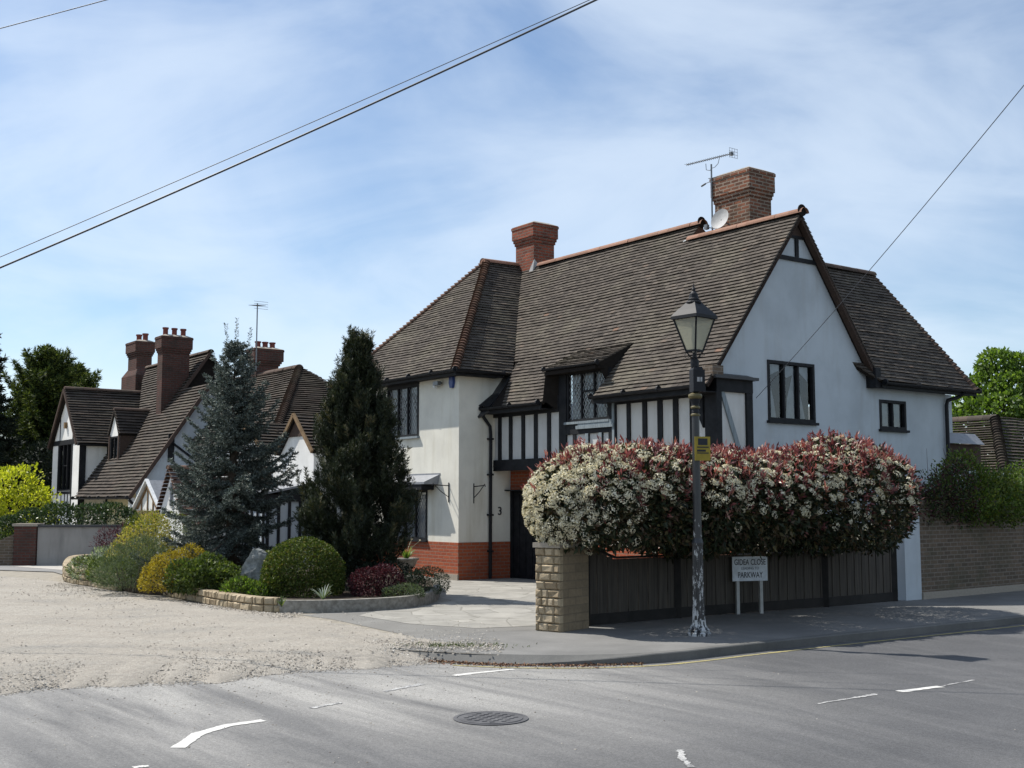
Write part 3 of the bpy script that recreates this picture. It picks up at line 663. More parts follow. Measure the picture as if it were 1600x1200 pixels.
def gutter(mb, p, q, r=.055):
    p = Vector(p); q = Vector(q); d = (q - p).normalized(); w = d.cross(Vector((0, 0, 1))).normalized(); vs = []; fs = []; n = 7
    for e in (p, q):
        for k in range(n): a = pi * k / (n - 1); vs.append(e + w * cos(a) * r - Vector((0, 0, 1)) * sin(a) * r)
        for k in range(n): a = pi * k / (n - 1); vs.append(e + w * cos(a) * (r - .008) - Vector((0, 0, 1)) * sin(a) * (r - .008))
    for k in range(n - 1): fs.append((k, k + 1, 2 * n + k + 1, 2 * n + k)); fs.append((n + k + 1, n + k, 3 * n + k, 3 * n + k + 1))
    fs += [(0, 2 * n, 3 * n, n), (n - 1, 2 * n - 1, 4 * n - 1, 3 * n - 1), tuple(range(n)), tuple(range(2 * n, 3 * n))]
    mb.add(vs, fs)
    L = (q - p).length; k = int(L / .95)
    for i in range(k + 1):
        c = p + d * min(L - .03, i * L / max(1, k)); mb.tube([c, c + d * .035], r + .008, 10)
def corbel_chimney(a0, a1, b0, b1, z0, z1, parent, m, name='chimney', over=.09, capm='mortar', zc=None, clipc=0.0):
    mb = MB(); zc = zc or z1 - .42
    def ring(g, za, zb):
        if clipc:
            P = [(a0 - g + clipc, b0 - g), (a1 + g - clipc, b0 - g), (a1 + g, b0 - g + clipc), (a1 + g, b1 + g - clipc), (a1 + g - clipc, b1 + g), (a0 - g + clipc, b1 + g), (a0 - g, b1 + g - clipc), (a0 - g, b0 - g + clipc)]
            mb.prism([(x, y, za) for x, y in P], (0, 0, zb - za))
        else: mb.box((a0 - g, b0 - g, za), (a1 + g, b1 + g, zb))
    ring(0, z0, zc - .15); ring(over * .33, zc - .15, zc - .075); ring(over * .66, zc - .075, zc); ring(over, zc, z1 - .05)
    mb.box((a0 - over - .015, b0 - over - .015, z1 - .135), (a1 + over + .015, b1 + over + .015, z1 - .07)) if not clipc else None
    o = mb.build(name, m, parent)
    c = MB(); c.add([(a0 - over, b0 - over, z1 - .05), (a1 + over, b0 - over, z1 - .05), (a1 + over, b1 + over, z1 - .05), (a0 - over, b1 + over, z1 - .05),
                     (a0 + .1, b0 + .1, z1 + .03), (a1 - .1, b0 + .1, z1 + .03), (a1 - .1, b1 - .1, z1 + .03), (a0 + .1, b1 - .1, z1 + .03)],
                    [(0, 1, 5, 4), (1, 2, 6, 5), (2, 3, 7, 6), (3, 0, 4, 7), (4, 5, 6, 7), (3, 2, 1, 0)])
    c.build('flaunching', M[capm], o); return o
def pots(parent, pts, r=.11, h=.3):
    for p in pts:
        mb = MB(); mb.lathe([(r * .95, 0), (r * .9, h * .8), (r * 1.15, h * .82), (r * 1.15, h), (r * .8, h), (r * .75, h - .1), (.001, h - .1)], n=14)
        mb.build('chimney_pot', M['terracotta'], parent, loc=p)

# ---------------------------------------------------------------- main house
YAW = -radians(53.4)
CW = G(716, 907)
H = empty('timber_framed_house', CW, YAW)
tag(H, 'large white rendered and black timbered house with steep tiled roofs behind the flowering hedge', 'house')
TS_ = 1.31
def fz(b): return 3.90 + TS_ * (b - .72)
def fp(a, b): return (a, b, fz(b))
JB, F1, GA = .98, 1.41, 6.75
# --- walls
mb = MB()
wall(mb, FB(0, 0, 0), [(-5.15, .82), (0, .82), (0, 4.62), (-5.15, 4.62)], [(-3.1, 3.24, -1.67, 4.46), (-3.2, .84, -1.27, 1.99)])
wall(mb, FA(0, 0, 0), [(0, .82), (1.41, .82), (1.41, 4.4), (1.25, 4.62), (0, 4.62)])
wall(mb, FB(0, F1, 0), [(0, .82), (0, .821), (1.62, .821), (1.62, 2.01), (3.9, 2.01), (3.9, 1.2), (5.8, 1.2), (5.8, .82), (6.75, .82), (6.75, 2.06), (0, 2.06)] if False else [(1.75, .82), (6.75, .82), (6.75, 2.42), (1.75, 2.42)])
mb.build('wall', M['render'], H)
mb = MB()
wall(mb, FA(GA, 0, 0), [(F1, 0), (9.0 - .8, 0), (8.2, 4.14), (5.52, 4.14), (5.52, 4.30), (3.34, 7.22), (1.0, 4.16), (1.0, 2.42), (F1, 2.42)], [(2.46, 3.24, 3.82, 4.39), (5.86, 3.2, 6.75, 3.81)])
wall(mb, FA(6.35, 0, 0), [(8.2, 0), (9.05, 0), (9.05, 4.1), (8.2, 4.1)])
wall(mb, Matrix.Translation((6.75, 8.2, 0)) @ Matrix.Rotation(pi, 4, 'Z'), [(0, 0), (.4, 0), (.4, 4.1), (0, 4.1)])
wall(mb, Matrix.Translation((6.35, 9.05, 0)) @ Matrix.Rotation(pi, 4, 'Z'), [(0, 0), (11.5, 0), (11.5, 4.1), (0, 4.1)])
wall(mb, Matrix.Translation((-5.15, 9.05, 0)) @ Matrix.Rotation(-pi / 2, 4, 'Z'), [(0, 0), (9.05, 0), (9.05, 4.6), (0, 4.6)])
gw = mb.build('gable_wall', M['render_shade'], H)
# gable verge returns at the eaves feet
mb = MB(); mb.box((6.72, .78, 3.96), (6.95, 1.06, 4.16)); mb.build('kneeler', M['brick_brown'], H)
# --- brick plinth and panel over the door
mb = MB(); mb.box((-5.16, -.014, 0), (.014, .1, .82)); mb.box((-.1, .1, 0), (.0145, F1, .819)); mb.box((1.75, F1 - .014, 0), (6.764, F1 + .1, .82)); mb.box((6.6, F1 + .1, 0), (6.7645, 8.21, .35))
mb.box((0.02, F1 - .006, 1.97), (1.752, F1 + .2, 2.44)); mb.build('brick_plinth', M['brick'], H)
mb = MB(); mb.box((-.9, -.05, 0), (.04, -.0145, .13)); mb.build('footing', M['mortar'], H)
# --- door in the recess
mb = MB(); mb.box((.0155, F1 + .06, 0), (1.72, F1 + .12, 1.96))
for i in range(7): mb.box((.09 + i * .235, F1 + .045, .06), (.09 + i * .235 + .2, F1 + .06, 1.88))
d = mb.build('door', M['black'], H); mb = MB(); mb.tube([(1.45, F1 + .04, .95), (1.45, F1, .95), (1.35, F1, .95)], .012); mb.build('handle', M['blackm'], d)
mb = MB(); mb.box((-.04, F1 - .16, 1.955), (1.75, F1 + .06, 1.985)); mb.box((.016, F1 - .01, 0), (.07, F1 + .05, 1.955)); mb.box((1.68, F1 - .01, 0), (1.75, F1 + .05, 1.955)); mb.build('door_surround', M['black'], H)
# --- jettied upper floor
mb = MB(); wall(mb, FB(0, JB, 0), [(.0, 2.5), (GA + .1, 2.5), (GA + .1, 4.05), (3.90, 4.05), (3.90, 4.5), (2.3, 4.5), (2.3, 4.05), (0, 4.05)], [(2.6, 3.36, 3.89, 4.40)], .1)
wall(mb, FA(GA + .1, 0, 0), [(JB, 2.5), (1.86, 2.5), (1.86, 3.93), (JB, 3.93)])
mb.add([(0, JB, 2.5), (GA + .1, JB, 2.5), (GA + .1, F1, 2.5), (0, F1, 2.5)], [(0, 3, 2, 1)])
mb.add([(GA + .1, 1.86, 2.5), (GA, 1.86, 2.5), (GA, 1.86, 3.93), (GA + .1, 1.86, 3.93)], [(0, 1, 2, 3)])
mb.build('jetty_panels', M['panel'], H)
mb = MB(); y0, y1 = JB - .03, JB + .02
mb.box((.0, JB - .045, 2.40), (GA + .14, JB + .04, 2.645)); mb.box((0.02, JB + .04, 2.42), (GA + .1, F1 - .02, 2.49))
for a, b in ((.16, .27), (.57, .68), (1.03, 1.14), (1.48, 1.59), (1.94, 2.05)): mb.box((a, y0, 2.645), (b, y1, 3.62))
mb.box((2.36, JB - .04, 2.645), (2.595, y1, 4.5)); mb.box((3.935, JB - .04, 2.645), (4.15, y1, 4.10))
for a, b in ((2.80, 2.90), (3.21, 3.32), (3.63, 3.74)): mb.box((a, y0, 2.645), (b, y1, 3.10))
for a, b in ((4.46, 4.56), (4.91, 5.03), (5.33, 5.46), (5.75, 5.88), (6.19, 6.29)): mb.box((a, y0, 2.645), (b, y1, 3.66))
mb.box((6.60, JB - .055, 2.645), (6.855, y1, 3.92)); mb.box((0, JB - .05, 3.6), (2.36, JB + .02, 3.95)); mb.box((4.15, JB - .05, 3.63), (6.6, JB + .02, 3.95)); mb.box((2.595, JB - .035, 3.1), (4.055, y1, 3.345))
mb.box((2.36, JB - .045, 4.40), (3.90, y1, 4.62))
# side of the jetty on the gable
mb.box((6.83, JB - .05, 2.40), (6.90, 1.88, 2.66)); mb.box((6.83, 1.72, 2.66), (6.90, 1.88, 3.80)); mb.box((6.855, JB - .054, 2.66), (6.90, 1.06, 3.80)); mb.box((6.83, JB - .052, 3.70), (6.905, 1.885, 3.93))
# curved bracket before the corner post
mb.prism([(6.55, JB - .06, 3.75), (6.55, JB - .06, 3.05), (6.47, JB - .06, 3.2), (6.38, JB - .06, 3.45), (6.34, JB - .06, 3.75)], (0, .06, 0))
mb.box((2.12, JB - .1, 3.72), (2.3, JB - .05, 3.84))
mb.build('timber_frame', M['black'], H)
mb = MB(); mb.beam((6.868, 1.10, 3.70), (6.868, 1.62, 2.4), .10, .03, up=(1, 0, 0)); mb.build('brace', M['timber'], H)
mb = MB(); mb.box((6.62, JB - .16, 3.93), (7.0, 1.95, 3.985)); mb.add([(6.72, JB - .1, 3.985), (6.96, JB - .1, 3.985), (6.72, 1.9, 3.985), (6.96, 1.9, 3.985), (6.745, JB - .1, 4.05), (6.745, 1.9, 4.05)], [(0, 1, 4), (1, 3, 5, 4), (3, 2, 5)]); mb.build('canopy', M['leadd'], H)
# --- windows
w = window(H, FB(-3.1, 0, 3.24), 1.43, 1.22, 3, True, 'drape'); 
mb = MB(); mb.box((-3.12, -.012, 4.46), (-1.655, .02, 4.6)); mb.build('window_head', M['black'], H)
window(H, FB(-3.2, -.0, .84), 1.93, 1.15, 4, True, 'net', sill=.04, sillmat='black')
window(H, FB(2.6, JB, 3.36), 1.33, 1.04, 3, True, 'drape', rec=.035, transom=(1, .60))
mb = MB(); mb.box((2.95, JB - .075, 3.20), (4.12, JB - .036, 3.27)); mb.box((3.0, JB - .06, 3.27), (4.08, JB - .0362, 3.35)); mb.box((4.056, JB - .055, 2.7), (4.12, JB - .0405, 3.9)); mb.box((3.22, JB - .05, 2.66), (3.31, JB - .0305, 3.1)); mb.box((3.64, JB - .05, 2.66), (3.73, JB - .0305, 3.1)); mb.build('weathered_sill', M['timber'], H)
window(H, FA(GA, 2.46, 3.24), 1.36, 1.15, 3, False, 'drape', sillmat='black', framew=.06)
window(H, FA(GA, 5.86, 3.20), .89, .61, 2, False, 'net', sillmat='black', framew=.06)
# hood over the lower bay
mb = MB(); mb.add([(-3.4, -.002, 2.33), (-.77, -.002, 2.33), (-3.4, -.36, 2.16), (-.86, -.36, 2.16), (-3.4, -.36, 2.11), (-.86, -.36, 2.11), (-.82, -.002, 2.11), (-3.4, -.002, 2.11)], [(0, 2, 3, 1), (2, 4, 5, 3), (3, 5, 6, 1), (0, 7, 4, 2), (7, 6, 5, 4)]); mb.build('window_hood', M['lead'], H)
mb = MB(); mb.box((-3.38, -.34, 1.985), (-1.0, -.003, 2.108)); mb.build('hood_beam', M['black'], H)
mb = MB(); mb.box((-2.4, -.012, 2.325), (-.74, .0, 2.36)); mb.build('flashing', M['lead'], H)

# --- roofs
tl = MB(); un = MB()
ox0, ox1, ob = -5.5, .3, -.3; apx = (-2.6, 2.6, 7.85); zE = 4.60
EB = .64
va = lambda a: .72 + (.7 + 1.12 * (.3 - a)) / 1.31         # valley b at a
# wing: front, right, left
tiles(tl, [[(ox0, ob, zE), (ox1, ob, zE), apx]], under=un)
tiles(tl, [[(ox1, ob, zE), (ox1, va(.3), zE), (-2.477, 3.62, 7.71), (-2.6, 3.72, 7.85), apx]], under=un)
tiles(tl, [[(ox0, 6.5, zE), (ox0, ob, zE), apx, (-2.6, 6.5, 7.85)]], under=un, tw=.33)
# main front slope, split round the dormer opening
zA = 3.62; zB = 3.33
L0 = (2.16, EB); L1 = (2.36, 1.487); R0 = (3.76, EB); R1 = (4.03, 1.487); RM = (3.90, .95)
front = [[fp(.27, EB), fp(L0[0], L0[1]), fp(*L1), fp(.09, va(.09)), fp(.27, 1.27)],
         [fp(R0[0], R0[1]), fp(6.93, EB), fp(6.93, 1.487), fp(*R1), fp(*RM)],
         [fp(.09, 1.487), fp(3.95, 1.487), fp(3.95, zA), fp(-2.477, zA)],
         [fp(3.95, 1.487), fp(6.93, 1.487), fp(6.93, zB), fp(3.95, zB)]]
front[0][3] = fp(.095, 1.487)
tiles(tl, front, under=un)
# rear slopes
rz = lambda b, top, b0: top - 1.34 * (b - b0)
tiles(tl, [[(3.95, 6.1, rz(6.1, 7.71, zA)), (-2.0, 6.1, rz(6.1, 7.71, zA)), (-2.6, zA, 7.71), (3.95, zA, 7.71)]], under=un, tw=.33)
tiles(tl, [[(6.93, 5.55, rz(5.55, 7.33, zB)), (3.95, 5.55, rz(5.55, 7.33, zB)), (3.95, zB, 7.33), (6.93, zB, 7.33)]], under=un, tw=.33)
# rear cross wing
rzs = lambda a: 4.15 + 1.31 * (7.02 - a)
tiles(tl, [[(7.02, 5.55, 4.15), (7.02, 8.98, 4.15), (4.84, 8.3, rzs(4.84)), (4.84, 3.9, rzs(4.84)), (6.3, 4.2, rzs(6.3))]], under=un)
tiles(tl, [[(7.02, 8.98, 4.15), (2.7, 8.98, 4.15), (4.84, 8.3, rzs(4.84))]], under=un, tw=.33)
tiles(tl, [[(2.66, 8.98, 4.15), (2.66, 3.9, 4.15), (4.84, 3.9, rzs(4.84)), (4.84, 8.3, rzs(4.84))]], under=un, tw=.33)
# dormer roof
dz = lambda b: 4.50 + .55 * (b - .75)
tiles(tl, [[(2.2, .70, dz(.70)), (3.86, .70, dz(.70)), (4.05, 1.50, dz(1.50)), (2.36, 1.50, dz(1.50))]], under=un)
rf = tl.build('roof', M['tile'], H)
un.build('underlay', M['under'], rf)
# dormer cheeks
mb = MB(); mb.add([(2.2, .72, fz(.72) + .03), (2.2, .72, dz(.72)), (2.37, 1.5, dz(1.5)), (2.2, .98, fz(.98)), (2.36, .98, 3.6), (2.2, .72, 3.8)], [(0, 1, 2), (5, 1, 4)])
mb.add([(3.91, .95, fz(.95)), (3.86, .72, dz(.72)), (4.04, 1.5, dz(1.5))], [(0, 2, 1)]); mb.add([(3.90, .9, fz(.9)), (3.86, .72, dz(.72)), (3.91, .98, fz(.98) + .02)], [(0, 2, 1)])
mb.add([(2.16, .66, 3.80), (2.2, .72, dz(.72)), (2.36, .98, 4.5), (2.36, .98, 3.8)], [(0, 1, 2, 3)]); mb.box((2.2, .68, dz(.70) - .11), (3.85, .72, dz(.7) - .035)); mb.box((2.2, .72, dz(.7) - .1), (3.9, .98, dz(.7) - .06))
mb.build('dormer_cheeks', M['under'], H)
# secret gutter beside the wing
mb = MB(); mb.prism([fp(-.0, .5), fp(.29, .60), fp(.29, 1.28), fp(-.0, 1.28)], (0, .03, -.04)); mb.build('valley_lead', M['leadd'], H)
mb = MB(); mb.add([(-.02, .12 + .4, 3.86), (.0, .98, 4.2), (.30, .98, 4.2), (.30, .6, 3.82)], [(0, 1, 2, 3), (3, 2, 1, 0)]); mb.build('soffit', M['black'], H)
# ridges and hips
for g_ in (((-1.7, zA, 7.72), (3.98, zA, 7.72)), ((3.9, zB + .01, 7.34), (6.95, zB, 7.34)), ((-2.6, 2.45, 7.84), (-2.6, 3.7, 7.86))): mb = MB(); bonnets(mb, *g_, .112, .33, 1.0, 0); mb.build('ridge_tiles', M['ridge'], rf)
for g_ in ((ox1 + .02, ob - .02, zE), (ox0, ob, zE)): mb = MB(); bonnets(mb, g_, apx, .105, .115, .75, .035); mb.build('hip_tiles', M['tile_warm'], rf)
mb = MB(); bonnets(mb, (4.84, 3.9, rzs(4.84)), (4.84, 8.3, rzs(4.84)), .12, .3, 1.0, 0); bonnets(mb, (7.02, 8.98, 4.15), (4.84, 8.3, rzs(4.84)), .09, .12, .75, .02); mb.build('ridge_tiles', M['ridge_dark'], rf)
for g_ in ([(3.98, zA, 7.74), (4.0, zA, 7.74)], [(6.95, zB, 7.36), (6.97, zB, 7.36)]): mb = MB(); mb.tube(g_, .12, 12); mb.build('ridge_cap', M['under'], rf)
# the step between the two ridges
mb = MB(); mb.add([(3.955, zB - .02, 7.3), (3.955, zA, 7.72), (3.955, zA + .35, 7.2), (3.955, zB, 7.2)], [(0, 3, 2, 1)]); mb.build('ridge_step', M['tile_warm'], H)
# --- verges, bargeboards, collar in the gable
mb = MB(); vx = 6.90
def vline(b, z, dn): return (vx, b, z - dn)
mb.prism([(6.80, .66, fz(.66) - .04), (6.80, zB, 7.28), (6.80, zB, 7.19), (6.80, .70, fz(.66) - .07)], (.13, 0, 0)); mb.prism([(6.80, zB, 7.28), (6.80, 5.56, rz(5.56, 7.28, zB)), (6.80, 5.50, rz(5.56, 7.28, zB) - .02), (6.80, zB, 7.19)], (.13, 0, 0))
mb.build('verge', M['tile_side'], H)
mb = MB(); mb.box((6.752, 2.76, 6.38), (6.79, 3.98, 6.46)); mb.box((6.752, 3.33, 6.46), (6.785, 3.42, 6.84)); mb.box((6.752, 3.08, 6.84), (6.79, 3.62, 6.89)); mb.build('collar_timber', M['black'], H)
mb = MB(); mb.prism([(6.753, 3.07, 6.89), (6.753, 3.62, 6.89), (6.753, 3.345, 7.22)], (.02, 0, 0)); mb.build('gable_peak', M['tile_side'], H)
mb = MB(); mb.box((6.755, 5.45, 4.02), (6.99, 5.62, 4.42)); mb.build('gable_foot', M['black'], H)
# --- gutters, fascias, pipes
mb = MB(); gutter(mb, (ox0, ob - .05, zE - .0), (ox1 + .05, ob - .05, zE)); gutter(mb, (ox1 + .05, ob - .05, zE), (ox1 + .05, .98, zE)); mb.build('gutter', M['blackm'], H)
for g_ in (((0.03, EB - .07, 3.80), (2.12, EB - .07, 3.80), .055), ((3.80, EB - .07, 3.80), (6.72, EB - .07, 3.80), .055), ((7.08, 5.62, 4.13), (7.08, 9.0, 4.13), .055), ((2.18, .66, dz(.7) + .02), (3.93, .66, dz(.7) + .02), .045)):
    mb = MB(); gutter(mb, *g_); mb.build('gutter', M['blackm'], H)
for bs_ in ((((ox0, ob, zE - .11), (ox1 - .002, ob + .02, zE - .005)), ((ox1 - .02, ob + .02, zE - .11), (ox1, 1.0, zE - .006)), ((ox0, ob + .02, zE - .10), (-.001, -.001, zE - .085)), ((.001, ob + .02, zE - .10), (ox1 - .02, .98, zE - .085))),
    (((0.02, EB - .01, 3.66), (2.14, EB + .015, 3.79)), ((.02, EB + .015, 3.67), (2.14, JB - .05, 3.685))),
    (((3.78, EB - .01, 3.66), (6.9, EB + .015, 3.79)), ((3.78, EB + .015, 3.67), (6.9, JB - .056, 3.685))),
    (((7.0, 5.62, 4.02), (7.02, 8.98, 4.13)), ((6.77, 5.62, 4.04), (7.0, 8.98, 4.055)))):
    mb = MB()
    for p_, q_ in bs_: mb.box(p_, q_)
    mb.build('fascia', M['black'], H)

mb = MB(); mb.tube([(.05, .62, 3.76), (.05, .62, 3.62), (.06, .70, 3.52), (.07, .80, 3.40), (.07, .82, 3.2), (.07, .81, .02)], .038, 10)
for z in (3.1, 2.3, 1.4, .6): mb.box((.0, .76, z), (.12, .87, z + .04))
mb.build('downpipe', M['blackm'], H)
mb = MB(); mb.tube([(7.06, 8.45, 4.08), (6.95, 8.4, 3.98), (6.83, 8.16, 3.9), (6.82, 8.13, 3.78), (6.82, 8.13, 0)], .042, 10); mb.build('downpipe', M['blackm'], H)
# --- chimneys
corbel_chimney(4.31, 5.29, 3.70, 4.37, 6.4, 8.70, H, M['brick_old'], over=.062, zc=8.22)
corbel_chimney(-2.65, -1.89, 3.56, 4.23, 6.9, 8.90, H, M['brick_chim'], over=.075, zc=8.50)
mb = MB(); mb.add([(-2.05, 3.50, 7.52), (-1.86, 3.50, 7.54), (-1.86, 3.56, 7.9), (-1.97, 3.53, 7.72), (-1.80, 3.8, 7.62)], [(0, 1, 2, 3), (1, 4, 2)]); mb.build('chimney_flashing', M['dish'], H)
mb = MB(); mb.beam((3.78, zB - .05, fz(zB - .05) + .05), (4.0, zB - .04, fz(zB - .04) + .07), .05, .02); mb.build('ridge_flashing', M['white'], H)
# number 3
tx = bpy.data.curves.new('house_number', 'FONT'); tx.body = '3'; tx.size = .26; tx.extrude = .008; tx.materials.append(M['ink'])
o = bpy.data.objects.new('house_number', tx); COL.objects.link(o); o.parent = H; o = as_mesh(o); o.matrix_basis = FA(.012, 1.05, 1.42) @ Matrix.Rotation(pi / 2, 4, 'X')

# small low wing and tiled porch behind the rear corner
mb = MB(); mb.box((6.0, 9.05, 0), (6.4, 9.9, 2.9)); pb = None
R2 = empty('lean_to', (0, 0, 0), 0, H); mb.build('lean_to_wall', M['render_shade'], R2)
mb = MB(); mb.prism([(6.42, 8.35, 3.0), (6.42, 9.95, 3.0), (6.42, 9.95, 2.45), (6.42, 9.6, 2.5), (6.42, 9.2, 2.8), (6.42, 8.8, 2.55), (6.42, 8.35, 2.45)], (.04, 0, 0)); mb.build('arched_board', M['tile_side'], R2)
mb = MB(); mb.add([(6.36, 8.25, 3.25), (6.36, 9.9, 3.25), (6.6, 9.9, 3.0), (6.6, 8.25, 3.0)], [(0, 3, 2, 1)]); mb.build('lead_roof', M['lead'], R2)

# ---------------------------------------------------------------- fixtures standing on the house
def Hw(a, b, z): return H_M @ Vector((a, b, z))
H_M = Matrix.Translation(CW) @ Matrix.Rotation(YAW, 4, 'Z')
# television aerial
A = empty('tv_aerial', Hw(4.30, 3.62, 7.2), YAW); tag(A, 'tall television aerial on a mast beside the larger right-hand chimney', 'aerial')
mb = MB(); mb.tube([(0, 0, 0), (0, 0, 1.75)], .018, 8); mb.tube([(0, 0, .35), (.03, .1, .35)], .015); mb.tube([(0, 0, 1.1), (.03, .1, 1.1)], .012); mb.build('mast', M['steel'], A)
mb = MB(); p, q = Vector((-.62, -.12, 1.86)), Vector((.55, .10, 1.88)) 
mb.tube([p, q], .009, 6)
for i in range(22): 
    c = p.lerp(q, i / 24); mb.tube([c - Vector((0, .07, 0)), c + Vector((0, .07, 0))], .004, 4); mb.tube([c - Vector((0, 0, .03)), c + Vector((0, 0, .03))], .004, 4)
c = q
for k in (-.09, -.03, .03, .09): mb.tube([c + Vector((0, -.13, k * 1.1)), c + Vector((0, .13, k * 1.1))], .004, 4); mb.tube([c + Vector((k * .3, k, -.1)), c + Vector((k * .3, k, .1))], .004, 4)
mb.box((.47, .05, 1.84), (.53, .13, 1.91))
mb.tube([(-.16, 0, 1.80), (-.15, 0, 1.66), (-.04, 0, 1.62), (0, 0, 1.66), (.1, 0, 1.66), (.2, 0, 1.72), (.22, 0.03, 1.87)], .007, 6); mb.build('yagi_antenna', M['steel'], A)
mb = MB(); mb.tube([(-.24, 0, 1.36), (.0, 0, 1.38)], .009, 6); mb.tube([(-.3, 0, 1.33), (-.18, 0, 1.36)], .02, 6)
for s in (-1, 1): mb.tube([(.0, .1 * s, 1.42), (.22, .1 * s, 1.40), (.2, 0.1 * s, 1.33), (-.05, .1 * s, 1.33)], .005, 4)
mb.tube([(.0, -.1, 1.42), (0, .1, 1.42)], .005, 4); mb.tube([(.25, .05, 1.2), (.25, .05, 1.42)], .005, 4); mb.tube([(0, 0, 1.3), (.25, .05, 1.3)], .006, 4); mb.build('radio_antenna', M['steel'], A)
# satellite dish on the chimney face
D = empty('satellite_dish', Hw(4.72, 3.70, 7.55), YAW); tag(D, 'small pale satellite dish fixed to the larger right-hand chimney', 'satellite dish')
mb = MB(); n_ = 20; prof = [(.22 * i / 5, .045 * (i / 5) ** 2) for i in range(6)]
vs = []; fs = []
for (r_, z_) in prof:
    for k in range(n_): vs.append((r_ * cos(2 * pi * k / n_), r_ * 1.08 * sin(2 * pi * k / n_), z_))
for i in range(5):
    for k in range(n_): k2 = (k + 1) % n_; fs.append((i * n_ + k, i * n_ + k2, (i + 1) * n_ + k2, (i + 1) * n_ + k))
mb.fr = Matrix.Translation((-.02, -.24, .08)) @ Vector((.12, -.9, .32)).to_track_quat('Z', 'Y').to_matrix().to_4x4(); mb.add(vs, fs); mb.build('reflector', M['dish'], D, smooth=True)
mb = MB(); mb.tube([(-.02, -.24, .08), (.1, -.05, -.05), (.1, 0, -.05)], .015); mb.tube([(0, -.3, -.14), (-.26, -.40, -.06)], .01); mb.box((-.32, -.44, -.1), (-.24, -.36, -.0)); mb.build('feed_arm', M['steel'], D)
# alarm box, security light, two basket brackets
mb = MB(); mb.prism([(-.07, 0, .14), (.07, 0, .14), (.08, 0, .0), (.04, 0, -.11), (-.04, 0, -.11), (-.08, 0, 0)], (0, -.07, 0)); tag(mb.build('alarm_box', M['blue'], loc=Hw(-.24, 0, 4.36), rz=YAW), 'blue burglar alarm box high on the lit wall corner under the eaves', 'alarm box')
S = empty('security_light', Hw(-.72, 0, 4.40), YAW); tag(S, 'small security floodlight under the eaves beside the blue alarm box', 'light')
mb = MB(); mb.box((-.03, -.1, -.02), (.03, 0, .02)); mb.box((-.1, -.17, -.06), (.1, -.08, .03)); mb.build('lamp_body', M['steel'], S); mb = MB(); mb.box((-.17, -.12, -.10), (-.1, -.04, -.05)); mb.build('sensor', M['white'], S)
def bracket(loc, rz, label):
    mb = MB(); mb.tube([(0, 0, -.22), (0, 0, .22)], .012, 6); mb.tube([(0, 0, .15), (0, -.40, .17)], .011, 6); mb.tube([(0, 0, -.1), (0, -.2, .02), (0, -.36, .15), (0, -.42, .2), (0, -.44, .14)], .009, 6)
    tag(mb.build('basket_bracket', M['blackm'], loc=loc, rz=rz), label, 'bracket', 'wall brackets for hanging baskets')
bracket(Hw(-.38, -.012, 1.92), YAW, 'empty black hanging basket bracket on the sunlit wall near the corner')
bracket(Hw(.012, .40, 1.90), YAW + pi / 2, 'empty black hanging basket bracket on the shaded wall beside the downpipe')
# planter on the drive
pc = Hw(-.95, -.75, 0)
P = empty('stone_planter', (pc.x, pc.y, .004)); tag(P, 'grey stone urn planter with spiky green plant by the brick plinth', 'planter')
mb = MB(); mb.lathe([(.16, 0), (.16, .05), (.07, .09), (.06, .16), (.1, .2), (.2, .30), (.25, .42), (.28, .44), (.28, .47), (.22, .47), (.2, .42), (.001, .42)], n=24); mb.build('urn', M['urn'], P, smooth=True)

# ---------------------------------------------------------------- garden walls, fence, lamp, signs
def stone_courses(mb, p, q, h, th, course=.11, blk=.30, z0=0.0, rough=.012, top=None):
    """split-face blocks laid along p-q, each block its own bulged box"""
    p = Vector((p[0], p[1], 0)); q = Vector((q[0], q[1], 0)); d = (q - p); L = d.length; d.normalize(); w = Vector((-d.y, d.x, 0))
    nr = max(1, round(h / course)); ch = h / nr
    for r in range(nr):
        x = -(r % 2) * blk * .5
        while x < L:
            bl = blk * random.choice((.5, 1, 1, .75)); xa, xb = max(0, x) + .004, min(L, x + bl) - .004; x += bl
            if xb - xa < .03: continue
            j = lambda: random.uniform(-rough, rough)
            za, zb = z0 + r * ch + .004, z0 + (r + 1) * ch - .004; g = .018
            V = []
            for s in (-1, 1):
                t_ = s * th / 2
                V += [p + d * xa + w * t_ + Vector((0, 0, za)), p + d * xb + w * t_ + Vector((0, 0, za)), p + d * xb + w * t_ + Vector((0, 0, zb)), p + d * xa + w * t_ + Vector((0, 0, zb))]
                o = s * (th / 2 + .022)
                V += [p + d * (xa + g) + w * (o + j()) + Vector((0, 0, za + g)), p + d * (xb - g) + w * (o + j()) + Vector((0, 0, za + g)), p + d * (xb - g) + w * (o + j()) + Vector((0, 0, zb - g)), p + d * (xa + g) + w * (o + j()) + Vector((0, 0, zb - g))]
            fs = []
            for s, b in ((-1, 0), (1, 8)):
                for k in range(4): k2 = (k + 1) % 4; fs.append((b + k, b + k2, b + 4 + k2, b + 4 + k) if s < 0 else (b + k2, b + k, b + 4 + k, b + 4 + k2))
                fs.append((b + 4, b + 5, b + 6, b + 7) if s < 0 else (b + 7, b + 6, b + 5, b + 4))
            fs += [(3, 2, 10, 11), (0, 8, 9, 1), (0, 3, 11, 8), (1, 9, 10, 2)]
            mb.add(V, fs, random.random())
